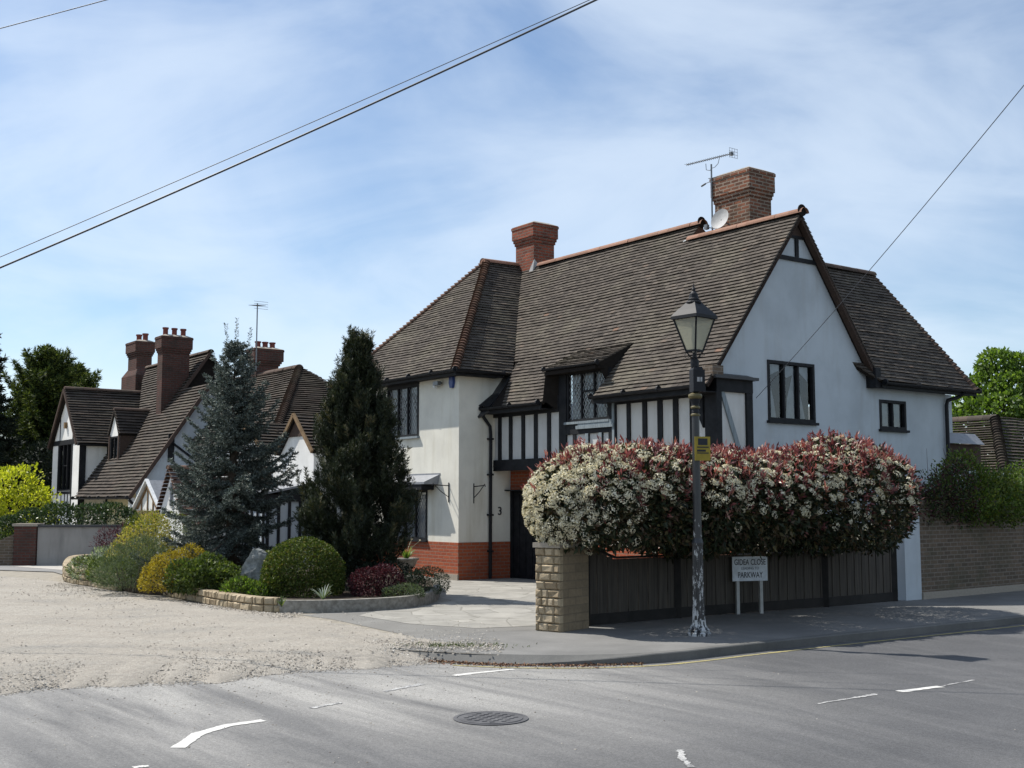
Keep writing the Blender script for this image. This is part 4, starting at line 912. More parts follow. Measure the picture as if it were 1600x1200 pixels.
# pale stone pier at the drive mouth
pa, pb_ = Vector((.36, 16.03)), Vector((.65, 15.8)); dv = Vector((.485, .875)); 
PI_ = empty('stone_pillar', (.65, 15.8, 0), radians(52)); tag(PI_, 'pale split-stone pillar ending the wall at the driveway mouth', 'pillar')
mb = MB(); mb.box((.02, 0.0, 0), (.64, .39, 1.10)); mb.build('block_core', M['block'], PI_)
mb = MB(); stone_courses(mb, (.0, -.01), (.0, .40), 1.10, .07, .108, .20); mb.build('stone_facing', M['stone'], PI_)
mb = MB(); mb.box((-.07, -.03, 1.10), (.67, .42, 1.165)); mb.build('coping', M['mortar'], PI_)
# fence
FP = [(1.03, 16.62), (2.45, 17.75), (5.12, 19.6), (6.62, 20.75)]
FE = empty('board_fence', (FP[0][0], FP[0][1], 0)); tag(FE, 'low dark board fence with scooped top under the flowering hedge', 'fence')
def fl(p): return Vector((p[0] - FP[0][0], p[1] - FP[0][1], 0))
for i in range(3):
    a, b = fl(FP[i]), fl(FP[i + 1]); d = (b - a); L = d.length; d.normalize(); n_ = int(L / .098); mb = MB()
    for k in range(n_):
        t0, t1 = L * k / n_, L * (k + 1) / n_ - .006; tm = (t0 + t1) / 2 / L
        top = .90 + (.10 if i == 0 and tm < .3 else 0) * (1 - tm / .3) * 2
        w_ = Vector((-d.y, d.x, 0)) * (.009 * (k % 2)); ang = .012
        mb.beam(a + d * (t0 + t1) / 2 + w_ + Vector((0, 0, .13)), a + d * (t0 + t1) / 2 + w_ + Vector((0, 0, top)), .017, t1 - t0, up=(d.x, d.y, 0), r=random.random())
    pn = mb.build('fence_panel', M['fence'], FE)
    mb = MB(); mb.beam(a + Vector((0, 0, .08)), b + Vector((0, 0, .08)), .04, .15); mb.build('gravel_board', M['fencep'], FE)
    mb = MB(); S_n = 16
    for k in range(S_n):
        f_ = lambda t: .91 + (.10 if i == 0 and t < .3 else 0) * (1 - t / .3) * 2
        mb.beam(a.lerp(b, k / S_n) + Vector((0, 0, f_(k / S_n) + .01)), a.lerp(b, (k + 1) / S_n) + Vector((0, 0, f_((k + 1) / S_n) + .01)), .05, .03)
    mb.build('capping_rail', M['fencep'], FE)
for k, p in enumerate(FP):
    mb = MB(); c = fl(p); mb.box((c.x - .05, c.y - .05, 0), (c.x + .05, c.y + .05, (1.14, .96, .96, 1.0)[k])); mb.build('post', M['fencep'], FE)
# white pier and the brown brick garden wall
W1 = (6.86, 20.85); W2 = (7.22, 21.1)
def seg_wall(name, p, q, h, th, m, parent=None, z0=0.0, topm=None, toph=.0, rv=None):
    p = Vector((p[0], p[1], 0)); q = Vector((q[0], q[1], 0)); d = q - p; L = d.length; mb = MB(); mb.box((0, 0, z0), (L, th, h))
    o = mb.build(name, m, parent, loc=p, rz=atan2(d.y, d.x)); return o
WP = seg_wall('white_pier', W1, W2, 1.68, .34, M['render_shade']); tag(WP, 'white rendered pier between the board fence and brown brick wall', 'pier')
GW = empty('garden_wall', (W2[0], W2[1], 0), atan2(9.98 - 7.2, 2.33) and atan2(23.33 - 21.1, 9.98 - 7.2)); tag(GW, 'brown brick garden wall beside the pavement, shaded and hung with climbers', 'wall')
mb = MB(); mb.box((.004, .02, 0), (14, .26, 1.66)); mb.build('brickwork', M['brick_brown'], GW); mb = MB(); mb.box((.004, -.01, 1.66), (14, .29, 1.74)); mb.build('coping', M['brick_brown'], GW)
mb = MB(); mb.box((.004, -.03, 0), (14, .02, .12)); mb.build('footing', M['mortar'], GW)

# street lamp
LP = empty('street_lamp', (2.40, 15.43, 0), radians(12)); tag(LP, 'old black gas-style street lamp with flaking paint by the kerb', 'street lamp')
mb = MB(); mb.lathe([(.155, 0), (.155, .035), (.135, .05), (.14, .075), (.115, .10), (.095, .14), (.088, .20)], n=24)
mb.build('base', M['postpaint'], LP, smooth=False)
mb = MB(); mb.lathe([(.084, .19), (.072, .55), (.068, 1.15)], n=24, flute=.16); mb.lathe([(.074, 1.15), (.076, 1.18), (.07, 1.2), (.058, 1.24), (.052, 2.0), (.048, 2.82)], n=20)
mb.build('column', M['postpaint'], LP)
for z in (2.82, 2.92): mb = MB(); mb.lathe([(.05, z), (.062, z + .008), (.062, z + .025), (.05, z + .035)], n=20); mb.build('collar', M['gold'], LP)
mb = MB(); mb.lathe([(.055, 3.04), (.085, 3.06), (.092, 3.085), (.085, 3.11), (.05, 3.125)], n=20); mb.build('collar', M['gold'], LP)
mb = MB(); mb.lathe([(.048, 2.82), (.05, 2.88), (.045, 2.9), (.05, 2.98), (.068, 3.05), (.05, 3.12), (.04, 3.14), (.04, 3.46), (.055, 3.47), (.055, 3.56), (.03, 3.58), (.026, 3.66)], n=16); mb.build('upper_column', M['blackm'], LP)
mb = MB(); mb.box((-.05, -.075, 3.14), (.11, .075, 3.43)); mb.prism([(-.05, -.075, 3.43), (-.05, .075, 3.43), (-.03, .05, 3.47), (-.03, -.05, 3.47)], (.12, 0, 0)); b_ = mb.build('control_box', M['blackm'], LP)
mb = MB(); mb.box((.0, -.081, 3.27), (.035, -.0755, 3.33)); mb.box((.045, -.081, 3.27), (.07, -.0755, 3.33)); mb.build('number_plate', M['dish'], b_)
zb, zt = 3.68, 4.11; hb, ht = .078, .192; ROT = Matrix.Rotation(radians(30), 4, 'Z')
mb = MB(); mb.fr = ROT; cb = [(-hb, -hb), (hb, -hb), (hb, hb), (-hb, hb)]; ct = [(x * ht / hb, y * ht / hb) for x, y in cb]
for k in range(4):
    k2 = (k + 1) % 4; mb.beam((*cb[k], zb), (*ct[k], zt), .022, .022); mb.beam((*cb[k], zb), (*cb[k2], zb), .022, .025); mb.beam((*ct[k], zt), (*ct[k2], zt), .022, .03)
    mb.tube([(0, 0, 3.58), (cb[k][0] * .5, cb[k][1] * .5, 3.60), (cb[k][0], cb[k][1], zb)], .009, 6)
    a_ = atan2(cb[k][1], cb[k][0]); sp = [(cos(a_) * (.10 + .03 * cos(t * .7)), sin(a_) * (.10 + .03 * cos(t * .7)), zb - .06 + .035 * sin(t * .7)) for t in range(9)]; mb.tube(sp, .004, 5)
lan = mb.build('lantern_frame', M['blackm'], LP)
mb = MB(); mb.fr = ROT; vs = [(x * .96, y * .96, zb + .01) for x, y in cb] + [(x * .97, y * .97, zt) for x, y in ct]
mb.add(vs, [(k, (k + 1) % 4, 4 + (k + 1) % 4, 4 + k) for k in range(4)]); mb.build('glazing', M['lglass'], lan)
mb = MB(); mb.fr = ROT; hr = .218
mb.lathe([(hr * 1.414, zt - .01), (hr * 1.414, zt + .03), (.225, zt + .11), (.13, zt + .19), (.10, zt + .215)], n=4, rot=pi / 4)
mb.fr = None; mb.lathe([(.10, zt + .20), (.105, zt + .215), (.10, zt + .225), (.072, zt + .24), (.078, zt + .26), (.06, zt + .275), (.055, zt + .33), (.035, zt + .35), (.02, zt + .37), (.026, zt + .39), (.012, zt + .42), (.004, zt + .47)], n=16); mb.build('lantern_roof', M['blackm'], LP)
mb = MB(); mb.tube([(0, 0, 3.66), (0, 0, 3.78)], .03, 10); mb.lathe([(.035, 3.78), (.04, 3.86), (.03, 3.98), (.008, 4.0)], n=10); mb.build('bulb_holder', M['dish'], LP)
# yellow notice strapped to the lamp post
YP = empty('notice_plate', (2.46, 15.36, 2.24), radians(14)); tag(YP, 'small yellow notice plate strapped to the street lamp column', 'sign')
mb = MB(); mb.box((-.10, -.02, 0), (.115, -.012, .31)); mb.build('plate', M['yellow'], YP)
mb = MB(); mb.box((-.055, -.024, .20), (.075, -.0205, .285)); mb.box((-.07, -.024, .165), (.09, -.0205, .18)); mb.box((-.07, -.024, .115), (.05, -.0205, .14)); mb.box((-.07, -.024, .09), (.09, -.0205, .103)); mb.build('printing', M['ink'], YP)
for z_ in (.25, .06): mb = MB(); mb.tube([(-.04, -.012, z_), (-.04, .05, z_)], .01); mb.build('strap', M['blackm'], YP)
# street name sign
g0, g1 = G(1152, 960), G(1193, 958); ang = atan2(g1.y - g0.y, g1.x - g0.x); sg = empty('street_sign', (g0 + g1) / 2 + Vector((-.01, 0, 0)), radians(17)); tag(sg, 'white street name sign on two short posts before the fence', 'street sign')
mb = MB(); mb.box((-.30, -.035, .50), (.30, -.02, .87)); pl_ = mb.build('name_plate', M['sign'], sg)
for x in (-.2, .2): mb = MB(); mb.box((x - .025, -.018, 0), (x + .025, .03, .86)); mb.build('post', M['post'], sg)
def text(body, size, loc, m, parent, sx=1.0, name='lettering', spacing=1.0):
    c = bpy.data.curves.new(name, 'FONT'); c.body = body; c.size = size; c.align_x = 'CENTER'; c.extrude = .001; c.space_character = spacing; c.materials.append(m); c.offset = .0006
    o = bpy.data.objects.new(name, c); COL.objects.link(o); o.parent = parent; o = as_mesh(o); o.location = loc; o.rotation_euler = (pi / 2, 0, 0); o.scale = (sx, 1, 1); return o
text('GIDEA CLOSE', .125, (0, -.0375, .745), M['ink'], pl_, .70); text('LEADING TO', .055, (0, -.0375, .675), M['inkgrey'], pl_, .95); text('PARKWAY', .125, (0, -.0375, .55), M['ink'], pl_, .72)

# ---------------------------------------------------------------- raised bed
BL = smooth_pts([tuple(G(140, 886)[:2]), tuple(G(112, 890)[:2]), tuple(G(107, 908)[:2]), tuple(G(145, 916)[:2]), tuple(G(190, 924)[:2])], 3)
BW = empty('stone_bed_wall', (BL[0][0], BL[0][1], 0)); tag(BW, 'curved low wall of tan split stone at the far end of the planted bed', 'low wall')
mb = MB()
for i in range(len(BL) - 1): stone_courses(mb, (BL[i][0] - BL[0][0], BL[i][1] - BL[0][1]), (BL[i + 1][0] - BL[0][0], BL[i + 1][1] - BL[0][1]), .34, .16, .11, .3)
mb.build('stones', M['stone'], BW)
BR = smooth_pts([tuple(G(262, 931)[:2]), tuple(G(300, 938)[:2]), tuple(G(345, 947)[:2]), tuple(G(400, 955)[:2]), tuple(G(440, 957)[:2])], 3)
BW2 = empty('stone_bed_wall', (BR[0][0], BR[0][1], 0)); tag(BW2, 'low tan split stone wall edging the bed below the golden shrub', 'low wall')
mb = MB()
for i in range(len(BR) - 1): stone_courses(mb, (BR[i][0] - BR[0][0], BR[i][1] - BR[0][1]), (BR[i + 1][0] - BR[0][0], BR[i + 1][1] - BR[0][1]), .24 - .01 * i / len(BR), .14, .11, .28)
mb.build('stones', M['stone'], BW2)
CE = smooth_pts([tuple(G(436, 957)[:2]), tuple(G(500, 957)[:2]), tuple(G(580, 954)[:2]), tuple(G(640, 949)[:2]), tuple(G(676, 940)[:2]), tuple(G(682, 928)[:2]), tuple(G(676, 918)[:2]), tuple(G(640, 912)[:2])], 5)
mb = MB(); 
for i in range(len(CE) - 1):
    a = Vector((CE[i][0], CE[i][1], .09)); b = Vector((CE[i + 1][0], CE[i + 1][1], .09)); mb.beam(a, b + (b - a) * .06, .12 + .0007 * (i % 2), .2 + .001 * (i % 2))
tag(mb.build('bed_edging', M['urn']), 'smooth concrete edging curving round the right end of the bed', 'edging')
bed = [p for p in BL] + [tuple(G(230, 929)[:2])] + [p for p in BR] + CE[1:] + [tuple(G(600, 885)[:2]), tuple(G(450, 880)[:2]), tuple(G(300, 878)[:2]), tuple(G(200, 877)[:2])]
sheet('bed_soil', bed, .15, M['soil'], thick=.14)
# upright slate
rk = at(392, 785, 20.45); mb = MB(); P8 = [(-.22, 0, 0), (.2, -.05, 0), (.22, .12, 0), (-.16, .15, 0)]; top = [(-.13, .0, .78), (.13, -.02, .80), (.17, .1, .74), (-.08, .1, .80)]; mid = [(-.25, -.04, .4), (.18, -.08, .42), (.24, .12, .38), (-.2, .16, .42)]
mb.add(P8 + mid + top, [(0, 1, 5, 4), (1, 2, 6, 5), (2, 3, 7, 6), (3, 0, 4, 7), (4, 5, 9, 8), (5, 6, 10, 9), (6, 7, 11, 10), (7, 4, 8, 11), (8, 9, 10, 11)])
ro = mb.build('standing_stone', M['rock'], loc=(rk.x, rk.y, .12), rz=-.2); ro.rotation_euler = (0, radians(14), -.2); tag(ro, 'rough grey upright slate stone between the low shrubs', 'stone')
md = ro.modifiers.new('s', 'SUBSURF'); md.subdivision_type = 'SIMPLE'; md.levels = md.render_levels = 4
tx_ = bpy.data.textures.new('rocktex', 'CLOUDS'); tx_.noise_scale = .18; dm = ro.modifiers.new('d', 'DISPLACE'); dm.texture = tx_; dm.strength = .09

# left retaining wall
lw0 = G(57, 884); lw1 = Vector((G(57, 884).x + 4.6, G(57, 884).y + .35, 0))
RW = seg_wall('retaining_wall', (lw0.x, lw0.y), (lw1.x, lw1.y), 1.03, .25, M['render_grey']); tag(RW, 'grey cement rendered garden wall with dark coping below the laurel hedge', 'wall')
RC = MB(); RC.box((-.02, -.05, 1.03), (4.65, .28, 1.09)); RC.build('coping', M['leadd'], RW)
BP = empty('brick_pier', (lw0.x - .62, lw0.y - .06, 0)); tag(BP, 'square dark brick pier at the left end of the grey rendered wall', 'pier')
mb = MB(); mb.box((0, 0, 0), (.60, .4, 1.06)); mb.build('brickwork', M['brick_far'], BP); mb = MB(); mb.box((-.04, -.04, 1.06), (.64, .44, 1.13)); mb.build('cap', M['mortar'], BP)
mb = MB(); mb.prism([(0, 0, 0), (-3.5, -.6, 0), (-3.5, -.6, .32), (-1.1, -.19, .42), (-.5, -.085, .62), (0, 0, .84)], (.05, .26, 0)); o = mb.build('sloping_wall', M['brick_brown'], loc=(lw0.x - .66, lw0.y + .02, 0)); tag(o, 'low brown brick wall sloping down to the left of the brick pier', 'wall')

# ---------------------------------------------------------------- house with the catslide roof (left)
C2 = Vector((at(122, 785, 42).x, 42, 0)); H2 = empty('catslide_house', C2, YAW); tag(H2, 'half-timbered house with tall chimneys and long sweeping tiled roof, at the far left', 'house')
cz = lambda b: 2.02 + 1.46 * b
mb = MB(); wall(mb, FB(0, 0, 0), [(-3.36, 0), (0, 0), (0, 3.85), (-1.67, 5.68), (-3.36, 3.85)], [(-2.54, 2.12, -.93, 3.86)]); wall(mb, FA(0, 0, 0), [(0, 0), (3.4, 0), (3.4, 3.85), (0, 3.85)]); mb.build('wall', M['render_white'], H2)
mb = MB(); wall(mb, FB(0, 1.0, 0), [(.1, 0), (5.5, 0), (5.5, 2.6), (.1, 2.6)]); mb.build('porch_wall', M['render_cream'], H2)
mb = MB(); wall(mb, FA(5.5, 0, 0), [(.15, 0), (5, 0), (5, 3.2), (2.45, 5.5), (.15, 2.2)]); mb.build('end_wall', M['render_shade'], H2)
mb = MB(); wall(mb, FA(3.15, 0, 0), [(1.5, 3), (6, 3), (6, 4), (3.45, 6.85), (2.2, 5.1)]); mb.build('gable_wall', M['under'], H2)
mb = MB(); mb.box((-3.4, -.02, 3.80), (.04, .03, 3.98)); mb.box((.0, .02, 3.70), (.04, 3, 3.84)); mb.box((.0, -.02, 0), (.05, .2, 3.8)); mb.box((.0, .95, 0), (.035, 1.1, 3.75)); 
mb.box((-2.62, -.02, 0), (-2.54, .03, 3.8)); mb.box((-.93, -.02, 0), (-.85, .03, 3.8)); mb.box((-2.54, -.02, 2.0), (-.93, .03, 2.1))
for a in (-2.1, -1.67, -1.3): mb.box((a, -.018, 1.2), (a + .06, .03, 2.0))
for a, z in ((-2.5, 4.85), (-.9, 4.8)): mb.box((a, -.018, 3.98), (a + .06, .02, z))
mb.box((5.5, 1.15, 3.0), (5.54, 1.35, 3.9)); mb.beam((5.52, 1.3, 3.6), (5.52, 2.3, 2.9), .05, .18, up=(1, 0, 0))
mb.build('timber_frame', M['black'], H2)
window(H2, FB(-2.54, 0, 2.12), 1.61, 1.74, 3, False, None, sill=0, transom=(1, .9))
mb = MB(); mb.box((-1.75, -.1, 4.4), (-1.62, -.003, 4.62)); mb.build('wall_ornament', M['brownt'], H2)
tl = MB(); un = MB(); T2 = dict(tw=.33, ex=.13, lift=.045)
tiles(tl, [[(.12, -.15, 3.78), (.12, 3.2, 3.78), (-1.66, 3.4, 5.86), (-1.66, -.15, 5.86)]], under=un, **T2)
tiles(tl, [[(-3.5, 6, 3.72), (-3.5, -.15, 3.72), (-1.66, -.15, 5.86), (-1.66, 6, 5.86)]], under=un, tw=.5, ex=.13, lift=.045)
tiles(tl, [[(.0, -.1, cz(-.1)), (5.69, -.1, cz(-.1)), (5.69, 2.1, cz(2.1)), (0, 2.1, cz(2.1))], [(0, 2.1, cz(2.1)), (3.3, 2.1, cz(2.1)), (3.3, 3.4, cz(3.4)), (-3.0, 3.4, cz(3.4)), (-2.4, 3.0, cz(3.0))], [(3.3, 2.1, cz(2.1)), (5.69, 2.1, cz(2.1)), (5.69, 2.45, cz(2.45)), (3.3, 2.45, cz(2.45))]], under=un, **T2)
tiles(tl, [[(3.3, 6, 3.6), (-3.5, 6, 3.6), (-3.2, 3.4, cz(3.4)), (3.3, 3.4, cz(3.4))]], under=un, tw=.5, ex=.13, lift=.045)
tiles(tl, [[(5.69, 5, 3.2), (3.3, 5, 3.2), (3.3, 2.45, cz(2.45)), (5.69, 2.45, cz(2.45))]], under=un, tw=.5, ex=.13, lift=.045)
tiles(tl, [[(1.95, .72, 4.05), (1.95, 1.45, 4.05), (1.35, 2.15, 4.95), (1.35, .72, 4.95)]], under=un, **T2); tiles(tl, [[(.72, 1.6, 4.05), (.72, .72, 4.05), (1.33, .72, 4.95), (1.33, 2.15, 4.95)]], under=un, **T2)
rf2 = tl.build('roof', M['tile_dark'], H2); un.build('underlay', M['under'], rf2)
for g_ in (((-1.66, -.16, 5.88), (-1.66, 3.3, 5.88)), ((-3, 3.4, cz(3.4) + .02), (3.3, 3.4, cz(3.4) + .02)), ((1.34, .7, 4.96), (1.34, 2.15, 4.96))): mb = MB(); bonnets(mb, *g_, .11, .33, 1, 0); mb.build('ridge_tiles', M['ridge_dark'], rf2)
mb = MB(); wall(mb, FB(.82, .78, 3.0), [(0, 0), (1.04, 0), (1.04, 1.1), (.52, 1.86), (0, 1.1)], [(.12, .1, .92, 1.0)], .08); mb.add([(1.86, .78, 3.0), (1.86, 1.5, 3.0), (1.86, 1.5, 4.1), (1.86, .78, 4.1)], [(0, 1, 2, 3)]); dm_ = mb.build('dormer', M['render_white'], H2)
mb = MB(); mb.add([(1.862, .79, 3.0), (1.862, 1.6, 3.6), (1.862, 1.6, 4.1), (1.862, .79, 4.1)], [(0, 1, 2, 3)]); mb.box((.8, .74, 3.05), (.9, .78, 4.05)); mb.box((1.78, .74, 3.05), (1.88, .78, 4.05)); mb.build('hung_tiles', M['tile_side'], dm_)
wd = window(dm_, FB(.94, .78, 3.1), .80, .9, 2, False, 'net', sill=.04, sillmat='render_white')
mb = MB(); gutter(mb, (.0, -.2, cz(-.1) - .02), (5.72, -.2, cz(-.1) - .02)); gutter(mb, (.2, -.15, 3.76), (.2, 2.0, 3.76)); mb.tube([(5.6, -.1, 1.8), (5.5, .1, 1.6), (5.5, .12, 0)], .05); mb.build('gutter', M['blackm'], H2)
mb = MB(); mb.box((5.4, -.05, 0), (5.55, .1, 1.85)); mb.build('porch_post', M['render_white'], H2)
mb = MB()
for p_, q_, w_, u_ in (((5.72, -.12, cz(-.1) - .03), (5.72, 2.45, cz(2.45) - .03), .12, (0, 0, 1)), ((3.33, 2.1, cz(2.1) - .03), (3.33, 3.4, cz(3.4) - .03), .10, (0, 0, 1)), ((.1, -.17, 3.75), (-1.66, -.17, 5.82), .05, (0, 1, 0)), ((-3.42, -.17, 3.75), (-1.66, -.17, 5.82), .05, (0, 1, 0))):
    mb = MB(); mb.beam(p_, q_, .05, w_, up=u_) if u_[2] else mb.beam(p_, q_, .10, .05, up=u_); mb.build('bargeboard', M['tile_side'], H2)
c_ = corbel_chimney(2.42, 2.90, 1.83, 2.80, 3.6, 7.52, H2, M['brick_far'], over=.08, zc=7.05); pots(c_, [(2.66, 2.0, 7.5), (2.66, 2.32, 7.5), (2.66, 2.64, 7.5)], .095, .3)
c_ = corbel_chimney(-4.75, -3.75, 3.2, 3.82, 5.2, 8.18, H2, M['brick_far'], over=.09, zc=7.7); pots(c_, [(-4.4, 3.5, 8.16), (-3.95, 3.6, 8.16)], .11, .32)
mb = MB(); mb.box((-5.2, 3.1, 5.0), (-3.5, 4.0, 6.75)); mb.prism([(-5.2, 3.1, 6.75), (-3.5, 3.1, 6.75), (-3.75, 3.25, 7.1), (-4.75, 3.25, 7.1)], (0, .7, 0)); mb.build('chimney_shoulder', M['brick_far'], c_)
# garage block
GB = empty('garage', C2 + (Matrix.Rotation(YAW, 4, 'Z') @ Vector((5.9, -.02, 0))), YAW); tag(GB, 'small garage with pale green door under a timbered gablet, behind the laurel', 'garage')
mb = MB(); mb.box((0, .1, 0), (2.3, 3.5, 1.45)); mb.build('wall', M['render_shade'], GB); mb = MB(); mb.box((.12, .04, 0), (2.1, .1, 1.2)); mb.build('door', M['green_door'], GB)
mb = MB(); mb.prism([(.05, .03, 1.45), (2.2, .03, 1.45), (1.12, .03, 2.28)], (0, .1, 0)); mb.build('gablet', M['render_white'], GB)
mb = MB(); mb.box((-.02, -.02, 1.21), (2.28, .09, 1.45))
for x, z in ((.6, 1.8), (1.12, 2.2), (1.6, 1.85)): mb.box((x - .03, .0, 1.45), (x + .03, .03, z))
mb.beam((.25, .01, 1.5), (1.12, .01, 2.2), .04, .08, up=(0, 1, 0)); mb.beam((2.0, .01, 1.5), (1.12, .01, 2.2), .04, .08, up=(0, 1, 0)); mb.build('timber_frame', M['brownt'], GB)
mb = MB(); mb.beam((-.15, -.03, 1.42), (1.12, -.03, 2.40), .05, .10, up=(0, 1, 0)); mb.beam((2.4, -.03, 1.42), (1.12, -.03, 2.40), .05, .10, up=(0, 1, 0)); mb.build('bargeboard', M['white'], GB)
mb = MB(); mb.prism([(-.1, .02, 1.42), (1.12, .02, 2.38), (2.35, .02, 1.42), (1.12, .02, 2.30)], (0, 3, 0)); mb.build('roof', M['lead'], GB)
PB = empty('white_outbuilding', C2 + (Matrix.Rotation(YAW, 4, 'Z') @ Vector((12.1, -1.5, 0))), YAW); tag(PB, 'small bright white outbuilding with steep gable and tiled roof beside the blue spruce', 'outbuilding')
mb = MB(); wall(mb, FB(0, 0, 0), [(-.05, 0), (1.75, 0), (1.75, 1.25), (.85, 2.45), (-.05, 1.25)]); wall(mb, FA(1.75, 0, 0), [(0, 0), (3, 0), (3, 1.25), (0, 1.25)]); mb.build('wall', M['render_white'], PB)
tl = MB(); tiles(tl, [[(1.95, -.1, 1.12), (1.95, 3.2, 1.12), (.85, 3.2, 2.58), (.85, -.1, 2.58)]], tw=.33, ex=.12, lift=.04); tiles(tl, [[(-.25, 3.2, 1.12), (-.25, -.1, 1.12), (.85, -.1, 2.58), (.85, 3.2, 2.58)]], tw=.33, ex=.12, lift=.04); bonnets(tl, (.85, -.12, 2.6), (.85, 3.2, 2.6), .1, .3, 1, 0); tl.build('roof', M['tile_warm'], PB)
mb = MB(); mb.tube([(.95, -.03, 2.2), (.95, -.03, 1.6)], .04, 8); mb.build('gable_pipe', M['lead'], PB)

# ---------------------------------------------------------------- house between the conifers
C3 = Vector((at(440, 785, 34).x, 34, 0)); H3 = empty('gabled_house', C3, YAW); tag(H3, 'house with hipped tiled roof and squat three-pot chimney behind the two conifers', 'house')
tl = MB(); un = MB(); ap = (-3.38, 2.16, 6.07); rl = (-9.5, 2.16, 6.07)
tiles(tl, [[(-10, -.4, 3.62), (.3, -.4, 3.62), ap, rl]], under=un, **T2); tiles(tl, [[(.3, -.4, 3.62), (.3, 4.8, 3.62), ap]], under=un, **T2); tiles(tl, [[(.3, 4.8, 3.62), (-10, 4.8, 3.62), rl, ap]], under=un, tw=.5, ex=.13, lift=.045)
tiles(tl, [[(4.0, -1.1, 3.0), (4.0, 3.2, 3.0), (2.95, 3.2, 3.98), (2.95, -1.1, 3.98)]], under=un, **T2); tiles(tl, [[(1.9, 3.2, 3.0), (1.9, -1.1, 3.0), (2.95, -1.1, 3.98), (2.95, 3.2, 3.98)]], under=un, **T2)
tiles(tl, [[(1.15, -1.1, 2.9), (1.15, 1.2, 2.9), (.07, 1.2, 3.92), (.07, -1.1, 3.92)]], under=un, **T2); tiles(tl, [[(-1.1, 1.2, 2.9), (-1.1, -1.1, 2.9), (.07, -1.1, 3.92), (.07, 1.2, 3.92)]], under=un, **T2)
rf3 = tl.build('roof', M['tile_dark'], H3); un.build('underlay', M['under'], rf3)
mb = MB(); bonnets(mb, (.3, -.4, 3.64), ap, .13, .13, .75, .035); bonnets(mb, ap, rl, .13, .33, 1, 0); mb.build('hip_tiles', M['ridge_dark'], rf3)
mb = MB(); wall(mb, FB(0, -1.0, 0), [(-1.0, 0), (3.9, 0), (3.9, 3.05), (2.95, 3.92), (1.98, 3.05), (1.1, 3.0), (.07, 3.86), (-1.0, 2.98)]); wall(mb, FA(3.9, 0, 0), [(-1, 0), (4.5, 0), (4.5, 3.1), (-1, 3.1)]); wall(mb, FB(0, -.1, 0), [(-9.6, 0), (-1, 0), (-1, 3.6), (-9.6, 3.6)]); wall(mb, FA(.1, 0, 0), [(-.1, 0), (4.7, 0), (4.7, 3.6), (-.1, 3.6)]); mb.build('wall', M['render_white'], H3)
for x in (2.95, .07): mb = MB(); mb.prism([(x - .5, -1.03, 3.42), (x + .5, -1.03, 3.42), (x, -1.03, 3.92)], (0, .025, 0)); mb.build('gable_peak', M['tile_side'], H3)
for x, zz_ in ((2.95, 4.0), (.07, 3.94)): mb = MB(); mb.beam((x - 1.08, -1.12, zz_ - 1.02), (x, -1.12, zz_), .10, .05, up=(0, 1, 0)); mb.beam((x + 1.08, -1.12, zz_ - 1.02), (x, -1.12, zz_), .10, .05, up=(0, 1, 0)); mb.build('bargeboard', M['brownt'], H3)
# timbered porch in front with a lead roof
mb = MB(); mb.box((.3, -2.1, 0), (3.4, -1.01, 1.85)); pr = mb.build('porch', M['render_shade'], H3)
mb = MB(); mb.box((.2, -2.16, 1.72), (3.5, -2.1, 1.9))
for x in (.3, .75, 1.2, 1.95, 2.3, 2.65, 3.0, 3.35): mb.box((x, -2.14, 0), (x + .07, -2.1, 1.72))
for y in (-2.05, -1.75, -1.45, -1.15): mb.box((3.4, y, 0), (3.44, y + .07, 1.72))
mb.box((3.4, -2.1, 1.72), (3.46, -1.02, 1.9)); mb.build('timber_frame', M['black'], pr)
mb = MB(); mb.add([(.15, -2.25, 1.88), (3.55, -2.25, 1.88), (3.55, -1.01, 2.12), (.15, -1.01, 2.12), (.15, -2.25, 1.93), (3.55, -2.25, 1.93), (3.55, -1.01, 2.18), (.15, -1.01, 2.18)], [(4, 5, 6, 7), (0, 1, 5, 4), (1, 2, 6, 5), (3, 2, 1, 0), (0, 4, 7, 3)]); mb.build('lead_roof', M['lead'], pr)
c_ = corbel_chimney(-6.80, -6.35, 2.05, 2.88, 4.4, 7.02, H3, M['brick_far'], over=.13, zc=6.55); 
c_.location = (0, -.05, 0); pots(c_, [(-6.58, 2.2, 7.0), (-6.58, 2.47, 7.0), (-6.58, 2.74, 7.0)], .10, .24)
a3 = C3 + (Matrix.Rotation(YAW, 4, 'Z') @ Vector((-6.6, 2.2, 5.6))); A3 = empty('tv_aerial', at(400, 578, 39.2), YAW); tag(A3, 'thin television aerial on the squat chimney behind the blue spruce', 'aerial')
mb = MB(); mb.tube([(0, 0, 0), (0, 0, 2.25)], .022, 6); mb.build('mast', M['steel'], A3); mb = MB(); p, q = Vector((-.35, 0, 2.22)), Vector((.3, 0, 2.14)); mb.tube([p, q], .012, 5)
for i in range(8): c = p.lerp(q, i / 7); mb.tube([c - Vector((0, .16, .0)), c + Vector((0, .16, .0))], .008, 4)
for k in (-.12, -.04, .04, .12): mb.tube([q + Vector((0, -.25, k)), q + Vector((0, .25, k))], .007, 4)
mb.build('antenna', M['steel'], A3)

